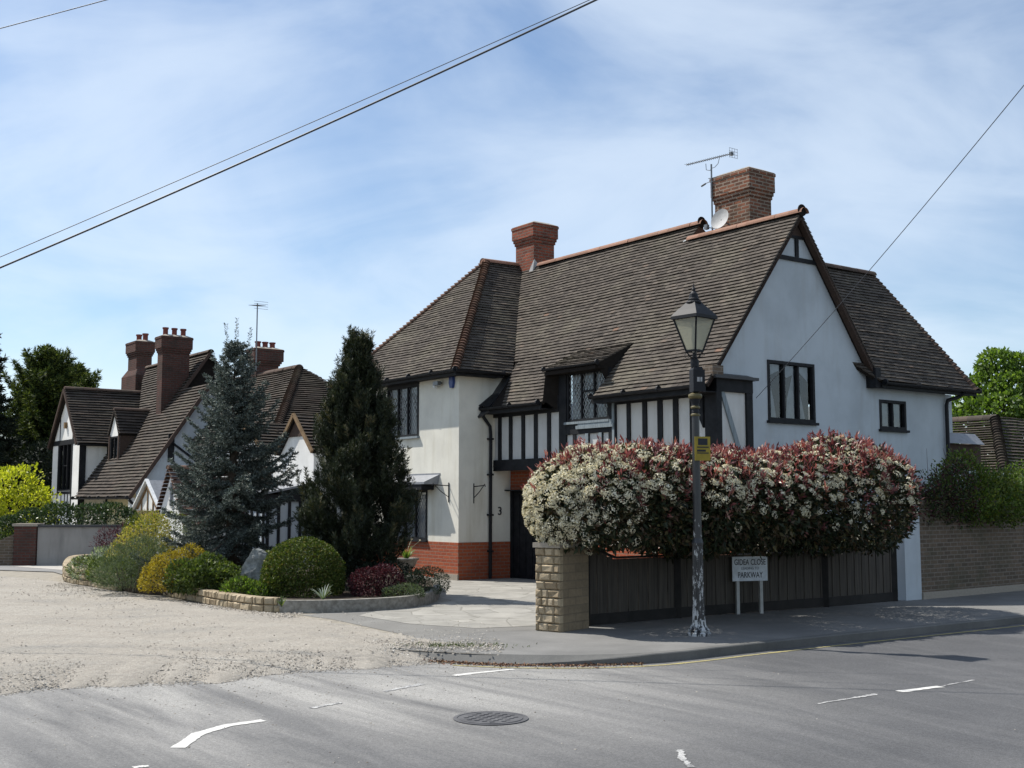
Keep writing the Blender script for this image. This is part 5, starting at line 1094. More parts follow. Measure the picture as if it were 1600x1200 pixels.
# right background: garage roof over the wall
RB = empty('tiled_garage', at(1470, 785, 33) * Vector((1, 1, 0)) if False else (7.6, 32, 0), YAW); tag(RB, 'low building with warm tiled hipped roof beyond the garden wall', 'building')
mb = MB(); mb.box((0, 0, 0), (6, 6, 2.45)); mb.build('wall', M['render_shade'], RB)
tl = MB(); tiles(tl, [[(-.3, -.3, 2.35), (6.3, -.3, 2.35), (4.6, 2.2, 3.8), (2.2, 2.2, 3.8)]], tw=.33, ex=.13, lift=.045); tiles(tl, [[(6.3, -.3, 2.35), (6.3, 6.3, 2.35), (4.6, 3.5, 3.8), (4.6, 2.2, 3.8)]], tw=.33, ex=.13, lift=.045); tiles(tl, [[(-.3, 6.3, 2.35), (-.3, -.3, 2.35), (2.2, 2.2, 3.8), (2.2, 3.5, 3.8)]], tw=.5, ex=.13, lift=.045)
bonnets(tl, (6.3, -.3, 2.37), (4.6, 2.2, 3.82), .13, .16, .75, .04); bonnets(tl, (2.2, 2.2, 3.82), (4.6, 2.2, 3.82), .13, .33, 1, 0); tl.build('roof', M['tile_dark'], RB)
mb = MB(); gutter(mb, (-.3, -.36, 2.3), (6.3, -.36, 2.3)); gutter(mb, (6.36, -.3, 2.3), (6.36, 6, 2.3)); mb.build('gutter', M['white'], RB)

# ---------------------------------------------------------------- overhead cables
def cable(name, p, q, r, sag, label, n=24):
    p, q = Vector(p), Vector(q); mb = MB(); mb.tube([p.lerp(q, i / n) - Vector((0, 0, sag * 4 * (i / n) * (1 - i / n))) for i in range(n + 1)], r, 6)
    tag(mb.build(name, M['cable'], smooth=True), label, 'cable')
cable('overhead_cable', at(-260, 527, 15), at(1260, -158, 13.5), .0125, .12, 'thick overhead cable crossing the sky, lower of the long pair')
cable('overhead_cable', at(-260, 512, 15.6), at(1260, -152, 15.2), .0055, .05, 'thin overhead wire just above the thick cable')
cable('overhead_cable', at(-260, 113, 17), at(620, -125, 15), .007, .02, 'faint wire clipping the top left of the sky')
cable('overhead_cable', Hw(6.92, 1.95, 3.62), at(1860, -190, 11), .006, .12, 'thin wire rising from the white gable to the upper right')

# ---------------------------------------------------------------- vegetation kit
V3 = lambda *a: np.array(a, float)
def lump(D, k=5.0, seed=0):
    r = np.random.default_rng(seed); s = 0
    for i in range(5): v = r.normal(size=3) * k * (.6 + .35 * i); s = s + np.sin(D @ v + r.random() * 6.28) / (1 + .5 * i)
    return s / 2.2
def shell(blobs, n, inner=.25, lumps=.10, k=4.0, seed=0, zmin=.02, depth=.07):
    """points and outward directions over a union of ellipsoids (cx,cy,cz,rx,ry,rz)"""
    B = np.array(blobs, float); w = (B[:, 3] * B[:, 5] + B[:, 3] * B[:, 4]) ; w = w / w.sum(); idx = rng.choice(len(B), n, p=w)
    D = unit(rng.normal(size=(n, 3))); C = B[idx, :3]; R = B[idx, 3:]
    f = 1 + lumps * lump(D + idx[:, None] * .7, k, seed) - np.abs(rng.normal(size=n)) * depth
    inn = rng.random(n) < inner; f[inn] *= rng.uniform(.45, .95, inn.sum())
    P = C + D * R * f[:, None]; N = unit(D / R)
    keep = P[:, 2] > zmin + (.10 * np.sin(P[:, 0] * 5 + 1) * np.sin(P[:, 1] * 7) + .05 * rng.normal(size=n) if zmin > .5 else 0)
    for j in range(len(B)):
        q = (((P - B[j, :3]) / B[j, 3:]) ** 2).sum(1); keep &= (idx == j) | (q > .72)
    return P[keep], N[keep]
def shrub(name, loc, blobs, n, L, W, m, label, cat='shrub', up=.35, rand=.8, inner=.25, lumps=.10, k=4, group=None, stems=5, depth=.07, part='foliage', zmin=.02, parent=None):
    root = empty(name, loc, 0, parent)
    if label: tag(root, label, cat, group)
    sd = int(abs(loc[0] * 97 + loc[1] * 13)) + 1
    P, N = shell(blobs, n, inner, lumps, k, sd, zmin, depth)
    D = N + rng.normal(size=P.shape) * rand; D[:, 2] += up
    mats = m if isinstance(m, (list, tuple)) else [m]
    quads(part, leaf_quads(P, D, L * rng.uniform(.65, 1.25, len(P)), W * rng.uniform(.7, 1.2, len(P))), mats, root, midx=rng.integers(0, len(mats), len(P)) if len(mats) > 1 else None)
    if stems:
        mb = MB()
        for i in range(stems):
            b = blobs[i % len(blobs)]; a = rng.random() * 6.28; e = Vector((b[0] + cos(a) * b[3] * .45, b[1] + sin(a) * b[4] * .45, b[2] + b[5] * .2)); s0 = Vector((b[0] * .3 + cos(a) * .03, b[1] * .3 + sin(a) * .03, -.05))
            mb.tube([s0, s0.lerp(e, .5) + Vector((rng.normal() * .03, rng.normal() * .03, 0)), e], [.018, .012, .005], 5)
        mb.build('stems', M['bark'], root)
    return root
def g3(px, py, z=.15): p = G(px, py, z); return (p.x, p.y, z)
LF = leaf_mat
M['l_green'] = LF('mid_green_leaf', [(0, (.030, .050, .012)), (.6, (.070, .105, .025)), (1, (.14, .17, .05))])
M['l_dark'] = LF('dark_green_leaf', [(0, (.012, .022, .010)), (.7, (.030, .050, .020)), (1, (.06, .085, .03))], .6, .25, .12)
M['l_laurel'] = LF('laurel_leaf', [(0, (.018, .035, .015)), (.7, (.045, .08, .03)), (1, (.10, .14, .05))], .42, .4, .12)
M['l_bright'] = LF('bright_green_leaf', [(0, (.045, .085, .014)), (.6, (.095, .16, .030)), (1, (.17, .24, .06))], .5, .3, .4)
M['l_yellow'] = LF('yellow_leaf', [(0, (.22, .26, .02)), (.6, (.40, .42, .035)), (1, (.52, .50, .07))], .5, .3, .4)
M['l_gold'] = LF('golden_conifer', [(0, (.16, .11, .012)), (.55, (.34, .25, .02)), (1, (.45, .37, .05))], .7, .2, .2)
M['l_spirea'] = LF('spirea_leaf', [(0, (.16, .18, .03)), (.55, (.32, .30, .07)), (1, (.46, .34, .13))], .6, .3, .3)
M['l_grey'] = LF('grey_green_leaf', [(0, (.045, .065, .04)), (.6, (.10, .135, .08)), (1, (.17, .20, .13))], .7, .2, .2)
M['l_silver'] = LF('silver_leaf', [(0, (.12, .16, .11)), (.6, (.26, .31, .24)), (1, (.55, .58, .50))], .7, .2, .2)
M['l_purple'] = LF('purple_leaf', [(0, (.028, .010, .014)), (.6, (.065, .020, .028)), (1, (.13, .05, .055))], .6, .25, .2, (1.4, .7, .7))
M['l_box'] = LF('box_leaf', [(0, (.030, .050, .012)), (.6, (.075, .11, .022)), (.9, (.14, .16, .04)), (1, (.16, .12, .05))], .6, .2, .2)
M['l_olive'] = LF('olive_leaf', [(0, (.06, .08, .01)), (.6, (.12, .15, .02)), (1, (.18, .20, .03))], .6, .3, .2)
M['l_red'] = LF('red_new_leaf', [(0, (.06, .024, .026)), (.4, (.165, .055, .060)), (.75, (.38, .19, .17)), (1, (.36, .25, .14))], .38, .4, .25, (1.5, .7, .6))
M['l_photinia'] = LF('photinia_leaf', [(0, (.010, .016, .008)), (.6, (.034, .046, .020)), (.85, (.08, .045, .028)), (1, (.12, .11, .045))], .5, .3, .1)
M['blossom'] = LF('cream_blossom', [(0, (.52, .47, .33)), (.5, (.74, .70, .55)), (1, (.86, .83, .70))], .8, .2, .25, (1.1, 1.05, .8))
M['n_blue'] = LF('blue_spruce_needle', [(0, (.035, .046, .042)), (.5, (.088, .110, .098)), (1, (.25, .29, .26))], .6, .3, .1, (1, 1.1, 1))
M['n_pine'] = LF('dark_pine_needle', [(0, (.010, .016, .009)), (.6, (.026, .036, .017)), (.8, (.06, .07, .034)), (1, (.17, .14, .07))], .5, .35, .08)
M['n_cypress'] = LF('cypress_spray', [(0, (.012, .024, .010)), (.5, (.040, .065, .018)), (1, (.16, .19, .04))], .7, .2, .15)
M['n_black'] = LF('near_black_yew', [(0, (.008, .014, .010)), (1, (.028, .04, .025))], .7, .2, .05)  # near-black green for the darkest evergreens

# ---------------------------------------------------------------- flowering hedge: three crowns
def photinia(px, Y, blobs, nleaf, nfl, nred, label, fl_bias, red_bias, zb):
    c = at(px, 785, Y); root = empty('photinia_tree', (c.x, c.y, 0)); tag(root, label, 'tree', 'flowering trees over the board fence')
    P, N = shell(blobs, int(nleaf * 2.1), .55, .09, 5, int(px), zb); D = N * .6 + rng.normal(size=P.shape) * .7; D[:, 2] += .1
    quads('leaves', leaf_quads(P, D, .11 * rng.uniform(.7, 1.2, len(P)), .042), M['l_photinia'], root)
    # new red growth, mostly on top
    P, N = shell(blobs, nred * 4, 0, .08, 5, int(px), zb + .15, .03); sc_ = N[:, 2] * .9 - N[:, 0] * .15 + .42 * rng.normal(size=len(P)) + red_bias(P + V3(c.x, c.y, 0)); k = np.argsort(-sc_)[:nred]; P, N = P[k], N[k]
    m_ = 9; PP = np.repeat(P, m_, 0) + rng.normal(size=(len(P) * m_, 3)) * .012; DD = np.repeat(N * .8 + V3(0, 0, .55) + rng.normal(size=N.shape) * .35, m_, 0) + rng.normal(size=PP.shape) * .6; PP += unit(np.repeat(N * .5 + V3(0, 0, .8), m_, 0)) * rng.uniform(-.01, .12, (len(PP), 1))
    quads('new_growth', leaf_quads(PP, DD, .09 * rng.uniform(.6, 1.3, len(PP)), .026), M['l_red'], root, rnd=np.clip(np.repeat(rng.random(len(P)), m_) * .6 + rng.random(len(PP)) * .4, 0, 1))
    # flat-topped clusters of small cream flowers
    P, N = shell(blobs, nfl * 5, 0, .07, 5, int(px), zb + .06, .02); sc_ = fl_bias(P + V3(c.x, c.y, 0), N) + .30 * rng.normal(size=len(P)); k = np.argsort(-sc_)[:nfl]; P, N = P[k] + N[k] * .035, N[k]
    m_ = 42; AX = unit(N + V3(0, 0, .5)); R_ = rng.uniform(.038, .078, len(P)); dd = unit(rng.normal(size=(len(P), m_, 3))); dots = (dd * AX[:, None]).sum(-1, keepdims=True); dd = np.where(dots < 0, dd - 2 * dots * AX[:, None], dd)
    dd = dd - AX[:, None] * (dd * AX[:, None]).sum(-1, keepdims=True) * .45
    Q = (P[:, None] + dd * R_[:, None, None]).reshape(-1, 3); QN = unit(dd.reshape(-1, 3) + rng.normal(size=Q.shape) * .22); T = unit(np.cross(QN, rng.normal(size=Q.shape))); U = np.cross(QN, T); s_ = rng.uniform(.009, .015, (len(Q), 1))
    quads('blossom', np.stack([Q - T * s_, Q - U * s_ + QN * .003, Q + T * s_, Q + U * s_ + QN * .003], 1), M['blossom'], root, rnd=np.clip(np.repeat(rng.random(len(P)) * .6, m_) + rng.random(len(Q)) * .4, 0, 1))
    mb = MB()
    for (dx_, dy_) in ((-.25, 1.25), (.25, 1.5)):
        s0 = Vector((dx_, dy_, 0)); mb.tube([s0, s0 + Vector((.05, .02, .6)), s0 + Vector((-.04, .05, 1.1)), s0 + Vector((.1, 0, 1.7))], [.05, .042, .04, .03], 8)
        for a in range(5): d = Vector((cos(a * 1.25 + dx_), sin(a * 1.25), .7)); mb.tube([s0 + Vector((-.04, .05, 1.1)), s0 + Vector((.02, -.2, 1.3)) + d * .2, s0 + Vector((.05, -.5, 1.4)) + d * .35], [.022, .015, .006], 6)
    mb.build('trunk', M['bark'], root)
    return root
hd = Vector((.81, .58))      # along the hedge
def hb_(spec): return [(hd.x * t + nx_ * .58, hd.y * t - nx_ * .81, z, rx, ry, rz) for (t, nx_, z, rx, ry, rz) in spec]
photinia(928, 16.5, hb_([(-.42, .10, 1.66, .62, .80, .66), (-.05, .2, 1.74, .78, 1.0, .72), (.5, .35, 1.72, .80, 1.10, .72), (1.0, .35, 1.70, .72, 1.10, .72)]), 16000, 1050, 420,
         'flowering photinia thick with cream blossom, its rounded end overhanging the pale stone pillar', lambda P, N: -(P[:, 0] - .6) * .38 + N[:, 2] * .4 - N[:, 0] * .3 - N[:, 1] * .3, lambda P: (P[:, 0] - 1.2) * .45, 1.13)
photinia(1095, 17.3, hb_([(-.35, .30, 1.68, .75, 1.1, .72), (.35, .3, 1.70, .75, 1.1, .70), (.95, .35, 1.70, .7, 1.1, .70), (-.2, -.5, 1.4, .7, .5, .52), (.6, -.5, 1.4, .7, .5, .52)]), 15000, 480, 620,  # last two low rear lobes added to block sun reaching the pavement
         'flowering photinia with most red leaves, directly behind the street lamp', lambda P, N: N[:, 2] * .8 - N[:, 1] * .3, lambda P: 0 * P[:, 0], .95)
photinia(1283, 18.8, hb_([(-.85, .3, 1.74, .72, 1.1, .76), (-.15, .35, 1.82, .85, 1.15, .84), (.5, .3, 1.76, .85, 1.15, .80), (1.0, .15, 1.60, .66, .9, .70), (-.5, -.5, 1.4, .8, .5, .55), (.4, -.5, 1.4, .8, .5, .55)]), 17000, 560, 720,  # low lobes behind are added to close the sunlit gap over the fence
         'flowering photinia with a high red and cream dome, right of the street name sign', lambda P, N: N[:, 2] * .75 - N[:, 1] * .3 - np.abs(P[:, 0] - 5.2) * .12, lambda P: (P[:, 0] - 5.2) * .12, .90)

# ---------------------------------------------------------------- conifers
def conifer(name, loc, Ht, R, nb, m, label, z0=.3, droop=.25, tip=.25, twig=.16, nl=.05, nw=.012, per=4, group=None, prof=None, leader=None, cat='tree', vary=.72, dens=1.0, up0=.35, seed=1, flatk=.25):
    root = empty(name, loc); tag(root, label, cat, group); r = np.random.default_rng(seed); mb = MB()
    mb.tube([(0, 0, -.05), (0.01, 0, Ht * .4), (-.01, .01, Ht * .8), (0, 0, Ht)], [R * .055 + .03, R * .04 + .02, .02, .006], 8)
    PP = []; DD = []
    for i in range(nb):
        t = (i + r.random()) / nb; t = t ** .85; z = z0 + (Ht * .985 - z0) * t; az = i * 2.399963 + r.normal() * .35
        Lb = (prof(t) if prof else (1 - t) ** .85) * R * r.uniform(vary, 1.12) + .05
        o = np.array([cos(az), sin(az), 0]); n = max(4, int(Lb / .07)); s = np.linspace(0, 1, n)[:, None]
        pitch0 = up0 * (t * 2.2 - .6)
        pts = np.array([0, 0, z]) + o * s * Lb + np.array([0, 0, 1]) * (pitch0 * s - droop * s ** 1.5 * (1.1 - t) + tip * s ** 3.5) * Lb
        mb.tube([tuple(p) for p in pts[::max(1, n // 4)]], [max(.003, .018 * Lb * (1 - k / (len(pts[::max(1, n // 4)])))) + .003 for k in range(len(pts[::max(1, n // 4)]))], 4, False)
        tang = np.gradient(pts, axis=0); tang = unit(tang); side = np.cross(tang, [0, 0, 1]); side = unit(side)
        for sg_ in (-1, 1, 0):
            for j in range(max(1, n // 7), n):
                if r.random() > dens and sg_: continue
                tl_ = (twig * R * (1.15 - s[j, 0] ** 2 * .9) * r.uniform(.6, 1.2) * (.45 + .55 * (1 - t))) if sg_ else .07
                d = (side[j] * sg_ * .9 + tang[j] * (.75 if sg_ else 1) + np.array([0, 0, r.normal() * .18 - flatk * .3])); d = d / np.linalg.norm(d)
                m_ = max(1, int(tl_ / (nl * .55))); q = pts[j] + d * np.linspace(0, 1, m_ + 1)[:, None] * tl_ + np.array([0, 0, -.12]) * (np.linspace(0, 1, m_ + 1)[:, None] ** 2) * tl_
                PP.append(np.repeat(q, per, 0)); dd = np.repeat(d[None], (m_ + 1) * per, 0) * .9 + r.normal(size=((m_ + 1) * per, 3)) * .62; DD.append(dd)
    mb.build('trunk', M['bark'], root)
    P = np.concatenate(PP); D = np.concatenate(DD)
    if leader:
        for (lx, ly, lz, lh) in leader:
            q = np.linspace(0, 1, int(lh / .02))[:, None] * V3(lx * .35, ly * .35, lh) + V3(lx, ly, lz); P = np.concatenate([P, np.repeat(q, 3, 0)]); e = r.normal(size=(len(q) * 3, 3)); e[:, 2] = .5; D = np.concatenate([D, e])
    quads('foliage', leaf_quads(P, D, nl * rng.uniform(.7, 1.3, len(P)), nw), m, root); return root
sp = (at(362, 785, 23.2).x, 23.2, .12)
conifer('blue_spruce', sp, 4.72, 1.85, 150, M['n_blue'], 'blue-grey spruce with layered branches and bare leader shoots, in the planted bed', z0=.25, droop=.34, tip=.34, twig=.22, nl=.058, nw=.016, per=7, seed=3, dens=.95, vary=.45,
        prof=lambda t: (1 - t) ** .80 * (1 + .18 * sin(t * 19)) if t < .72 else (1 - t) ** .80 * .95, leader=[(.02, 0, 4.65, .55), (-.16, .05, 4.6, .5), (.22, 0, 4.35, .65), (-.34, 0, 4.2, .35)], group='conifers in the planted bed')
# dense pine made of upright bottlebrush shoots
def foxtail_pine(name, loc, Ht, prof, ns, label):
    root = empty(name, loc); tag(root, label, 'tree', 'conifers in the planted bed'); mb = MB(); r = np.random.default_rng(11)
    mb.tube([(0, 0, -.05), (.0, 0, 1.0), (.05, 0, 2.6), (0, 0, Ht * .8)], [.13, .11, .07, .02], 8)
    PP = []; DD = []; RR = []
    for i in range(ns):
        # a limb sweeping out and up, feathered with upright shoots
        t = (i + r.random()) / ns * .95; az = i * 2.4 + r.normal() * .3; rad = prof(t) * (r.uniform(.8, 1.04) if i % 4 else .45); z = .15 + (Ht - .3) * t; hl = r.uniform(.5, .85) * (1 - .3 * t)
        for k in range(36):
            u = r.random(); f = rad * (.55 + .45 * min(1, u * 1.6)); x, y = cos(az) * f + r.normal() * .10 * (1.05 - .65 * t), sin(az) * f + r.normal() * .10 * (1.05 - .65 * t); zz_ = z + u * hl - .1; sl = r.uniform(.14, .26)
            d = V3(cos(az) * .32 + r.normal() * .16, sin(az) * .32 + r.normal() * .16, 1.0); d /= np.linalg.norm(d)
            nn = 34; q = V3(x, y, zz_) + d * r.random((nn, 1)) * sl; dd = unit(r.normal(size=(nn, 3))); dd = unit(dd - d * (dd @ d)[:, None]) * .7 + d * .8
            PP.append(q); DD.append(dd); RR.append(r.random() * .55 + r.random(nn) * .3 + (.2 if u > .8 else 0) + 0 * q[:, 0])
        if i % 4 == 0: mb.tube([(0, 0, max(.1, z - .5)), (cos(az) * rad * .6, sin(az) * rad * .6, z), (cos(az) * rad * .8, sin(az) * rad * .8, z + hl * .5)], [.025, .014, .006], 4, False)
    # leading candles
    for (lx, lz, lh) in ((-.08, Ht - .35, .50), (.0, Ht - .7, .5), (.10, Ht - .42, .40), (.26, Ht - .85, .5), (-.32, Ht - .9, .55), (.40, Ht - 1.25, .5), (-.46, Ht - 1.3, .5), (-.2, Ht - .75, .5), (.5, Ht - 1.6, .5), (-.6, Ht - 1.7, .5), (.62, Ht - 2.1, .5), (-.72, Ht - 2.2, .5), (.15, Ht - .6, .5), (-.4, Ht - 1.1, .5), (.3, Ht - 1.2, .5), (.8, Ht - 2.7, .5), (-.85, Ht - 2.9, .5)):
        nn = 110; d = V3(lx * .2, .02, 1); q = V3(lx, r.normal() * .12, lz) + d * r.random((nn, 1)) * lh; dd = unit(r.normal(size=(nn, 3))) + V3(0, 0, .9); PP.append(q); DD.append(dd); RR.append(r.random(nn) * .8)
    mb.build('trunk', M['bark'], root); P = np.concatenate(PP); D = np.concatenate(DD)
    quads('foliage', leaf_quads(P, D, .085 * rng.uniform(.7, 1.2, len(P)), .013), M['n_pine'], root, rnd=np.clip(np.concatenate(RR), 0, 1)); return root
pp = [(0, .80), (.1, .95), (.25, .98), (.4, .85), (.52, .68), (.65, .48), (.75, .33), (.85, .19), (.93, .10), (1, .03)]
foxtail_pine('dark_pine', (at(556, 785, 21.8).x, 21.8, .1), 4.62, lambda t: float(np.interp(t, [a for a, b in pp], [b for a, b in pp])), 175, 'tall dense dark pine with upright shoots, between the spruce and the house')

# ---------------------------------------------------------------- shrubs of the bed
BG = 'shrubs planted in the bed'
def sb(px, py, Y, blobs, n, L, W, m, label, **k):
    c = at(px, 785, Y); return shrub(k.pop('name', 'shrub'), (c.x, Y, .13), blobs, n, L, W, m, label, group=BG, **k)
sb(476, 0, 20.2, [(0, 0, .40, .68, .64, .57), (0, -.05, .22, .70, .64, .40)], 30000, .042, .028, M['l_box'], 'large clipped dome of small green leaves right of the standing stone', name='box_ball', lumps=.03, k=6, depth=.05, rand=1.1, inner=.2)
sb(588, 0, 20.0, [(-.15, 0, .22, .28, .28, .25), (.13, .1, .27, .30, .28, .26), (.3, .1, .16, .2, .22, .2)], 4600, .045, .026, M['l_purple'], 'dark purple barberry at the foot of the dark pine', name='barberry', lumps=.12)
sb(655, 0, 20.6, [(0, .0, .12, .40, .34, .28), (.15, .3, .15, .35, .35, .30)], 5200, .05, .012, [M['l_grey'], M['l_dark']], 'spreading grey-green juniper at the right tip of the bed', name='juniper', up=.15, lumps=.12)
sb(632, 0, 19.75, [(0, 0, .05, .36, .22, .17)], 2400, .045, .012, M['l_grey'], 'small fresh green mat of foliage spilling over the concrete edging', name='ground_cover_plant', lumps=.12)
sb(545, 0, 21.0, [(0, 0, .2, .6, .4, .35), (.7, .2, .2, .6, .4, .3)], 3500, .05, .03, M['n_black'], 'low dark foliage under the pine', name='low_shrub')
sb(338, 0, 20.7, [(-.2, 0, .24, .40, .4, .32), (.12, 0, .22, .36, .36, .28), (.5, -.1, .14, .32, .3, .22)], 6500, .07, .04, M['l_green'], 'broad leafy green shrub in the middle of the bed', name='leafy_shrub', lumps=.18, depth=.12)
sb(388, 0, 19.9, [(-.1, 0, .10, .32, .28, .22), (.25, -.1, .06, .24, .3, .18)], 2800, .07, .028, [M['l_green'], M['l_bright']], 'low bright green perennials in front of the slate stone', name='perennial', lumps=.2, depth=.15, up=.7)
sb(424, 0, 21.0, [(0, 0, .36, .20, .2, .36)], 1500, .05, .03, M['l_olive'], 'small yellow-green shrub between the slate stone and the clipped dome', name='small_shrub', lumps=.2)
sb(300, 0, 20.9, [(-.1, 0, .25, .3, .3, .33), (.3, .1, .35, .3, .3, .33)], 3400, .06, .035, M['l_green'], 'green shrub tucked against the golden conifer', name='leafy_shrub', lumps=.18, depth=.12)
sb(276, 0, 21.2, [(.25, .1, .42, .34, .32, .38), (-.1, 0, .32, .36, .34, .38), (-.3, -.15, .15, .28, .28, .36)], 9000, .04, .02, M['l_gold'], 'golden orange dwarf conifer spilling towards the gravel', name='golden_conifer', lumps=.12, k=7, depth=.06)
sb(208, 0, 22.2, [(-.2, 0, .35, .42, .4, .42), (.25, -.1, .4, .5, .42, .5), (.0, -.3, .2, .55, .35, .35)], 13000, .085, .009, M['l_grey'], 'soft feathery grey-green shrub overhanging the gravel', name='feathery_shrub', lumps=.14, up=.9, depth=.14)
sb(222, 0, 23.6, [(-.1, 0, .72, .38, .36, .40), (.2, .1, .95, .36, .36, .42), (-.35, 0, .5, .34, .3, .32), (.35, 0, .6, .35, .35, .35)], 7000, .055, .022, M['l_spirea'], 'yellow spirea shrub with orange tips behind the feathery one', name='spirea', lumps=.16, depth=.12, up=.5)
sb(247, 0, 25.2, [(-.2, 0, .95, .5, .45, .42), (.3, 0, .9, .5, .45, .45)], 5200, .05, .018, M['l_olive'], 'olive green conifer mound below the white outbuilding', name='conifer_mound', lumps=.1)
sb(182, 0, 26.0, [(-.1, 0, .65, .34, .3, .32), (.2, 0, .75, .30, .3, .30)], 1700, .09, .016, M['l_purple'], 'wine red spiky shrub against the grey rendered wall', name='barberry', up=.9, rand=.9, lumps=.3, depth=.25)
sb(150, 0, 24.6, [(0, 0, .2, .5, .4, .25), (.35, -.3, .15, .3, .3, .28)], 3000, .07, .022, [M['l_green'], M['l_silver']], 'low green and silver perennials at the far left of the bed', name='perennial', up=.7, lumps=.2)
sb(170, 0, 25.0, [(0, 0, .35, .35, .3, .30)], 1300, .08, .02, M['l_silver'], 'pale silver-leaved plant before the wine red shrub', name='silver_plant', up=.9, lumps=.3, depth=.2)
sb(268, 0, 24.2, [(0, 0, .35, .5, .45, .4), (.6, 0, .3, .5, .4, .35)], 4200, .05, .018, M['n_blue'], 'low blue conifer skirt at the left foot of the spruce', name='dwarf_conifer', lumps=.2)
sb(205, 0, 23.0, [(0, 0, .2, .5, .4, .3), (-.5, .3, .2, .4, .4, .25)], 3200, .06, .03, M['l_green'], 'low green ground cover behind the stone bed wall', name='ground_cover_plant', lumps=.2)
# two strappy plants at the front edge
def strappy(loc, n, h, m, label, name, parent=None, spread=.5, w=.02):
    mb = MB()
    for i in range(n):
        a = rng.random() * 6.28; L_ = h * rng.uniform(.6, 1.1); sp_ = spread * rng.uniform(.4, 1.2); p = [Vector((cos(a) * sp_ * L_ * t, sin(a) * sp_ * L_ * t, L_ * (t - .45 * sp_ * 1.3 * t ** 2.5))) for t in (0, .25, .5, .75, 1)]; s_ = Vector((-sin(a), cos(a), 0))
        vs = []
        for k_, q in enumerate(p): ww = w * (1 - (k_ / 4) ** 2) + .001; vs += [q - s_ * ww / 2, q + s_ * ww / 2]
        mb.add(vs, [(2 * k_, 2 * k_ + 2, 2 * k_ + 3, 2 * k_ + 1) for k_ in range(4)], rng.random())
    o = mb.build(name, m, parent, loc=loc)
    return tag(o, label, 'plant') if label else o
strappy(g3(505, 938), 26, .32, M['l_silver'], 'small strappy silver-green plant at the foot of the clipped dome', 'strappy_plant', spread=.8)
st = strappy(g3(440, 948), 16, .22, M['l_green'], 'small green strappy plant by the concrete edging, left of the clipped dome', 'strappy_plant', spread=.8)
strappy((0, 0, .42), 70, .42, M['l_bright'], None, 'spiky_plant', P, .85, .022)
mb = MB()
for i in range(5): a = i * 1.3; mb.tube([(0, 0, .42), (cos(a) * .12, sin(a) * .12, .7), (cos(a) * .3, sin(a) * .3, .85 + .03 * (i % 3))], .004, 4); mb.lathe([(.001, 0), (.022, .01), (.02, .03), (.001, .035)], c=(cos(a) * .3, sin(a) * .3, .84 + .03 * (i % 3)), n=7)
mb.build('flower_stems', M['blossom'], P)

# ---------------------------------------------------------------- planting on the left
lc = at(120, 785, 33.6); shrub('laurel_hedge', (lc.x, 33.6, 0), [(-1.9, 0, .95, .6, .5, .35), (-1.2, 0, 1.1, .6, .5, .45), (-.5, 0, 1.15, .65, .55, .52), (.3, 0, 1.12, .65, .5, .5), (1.0, 0, 1.15, .6, .5, .5), (1.4, .1, 1.05, .4, .4, .45)], 9500, .11, .05, M['l_laurel'], 'glossy laurel hedge along the top of the grey rendered wall', 'hedge', lumps=.12, stems=8)
lc = at(8, 785, 33.0); shrub('ground_cover_shrub', (lc.x, 33.0, 0), [(0, 0, .45, .6, .5, .45), (-.7, 0, .4, .7, .5, .4), (.3, .4, .75, .5, .4, .3)], 5000, .07, .035, M['l_green'], 'low fresh green shrub above the sloping brick wall', 'shrub', lumps=.15)
lc = at(14, 785, 36); shrub('golden_maple', (lc.x, 36, 0), [(-.6, 0, 1.6, .9, .8, .8), (.2, 0, 1.75, .85, .8, .95), (.75, 0, 1.6, .6, .6, .6), (-1.2, 0, 1.9, .7, .7, .6), (.1, 0, 2.3, .55, .5, .4), (1.05, 0, 1.25, .4, .4, .35), (-.2, -.3, 1.1, .8, .6, .5)], 9000, .13, .08, M['l_yellow'], 'bright yellow-green maple shrub at the left edge of the picture', 'shrub', lumps=.34, k=5, depth=.16, rand=.75, stems=8)
conifer('tall_conifer', (at(66, 785, 52).x, 52, 0), 8.5, 4.5, 220, M['n_cypress'], 'broad dark green conifer behind the far left house, left of its twin', z0=.4, droop=.2, tip=.4, twig=.12, vary=.35, up0=.35, prof=lambda t: (1 - t) ** .8, nl=.24, nw=.045, per=4, seed=5, group='conifers behind the far left house')
conifer('tall_conifer', (at(112, 785, 56).x, 56, 0), 8.2, 4.2, 190, M['n_cypress'], 'dark green conifer showing directly above the left gable ridge', z0=.4, droop=.15, tip=.4, twig=.12, vary=.35, up0=.35, prof=lambda t: (1 - t) ** .8, nl=.24, nw=.045, per=4, seed=6, group='conifers behind the far left house')
conifer('tall_cedar', (at(-52, 785, 46).x, 46, 0), 9.6, 2.2, 170, M['n_black'], 'almost black drooping conifer cut by the left edge of the picture', z0=.4, droop=.5, tip=.1, twig=.3, nl=.20, nw=.05, per=3, seed=8, prof=lambda t: (1 - t) ** .6, group='conifers behind the far left house')
for i, (px, Y, R_, h_) in enumerate(((35, 50, 1.7, 4.4), (66, 48, 1.5, 4.2), (-8, 50, 2.0, 5.0))):
    shrub('dark_yew', (at(px, 785, Y).x, Y, 0), [(0, 0, h_ * .5, R_, R_, h_ * .5), (.5, 0, h_ * .35, R_, R_, h_ * .35)], 5200, .2, .06, M['n_black'], ['dark yew bush behind the yellow maple, middle of three', 'dark yew bush touching the left house wall', 'dark yew bush at the very left, behind the yellow maple'][i], 'bush', group='dark yews beside the left house')

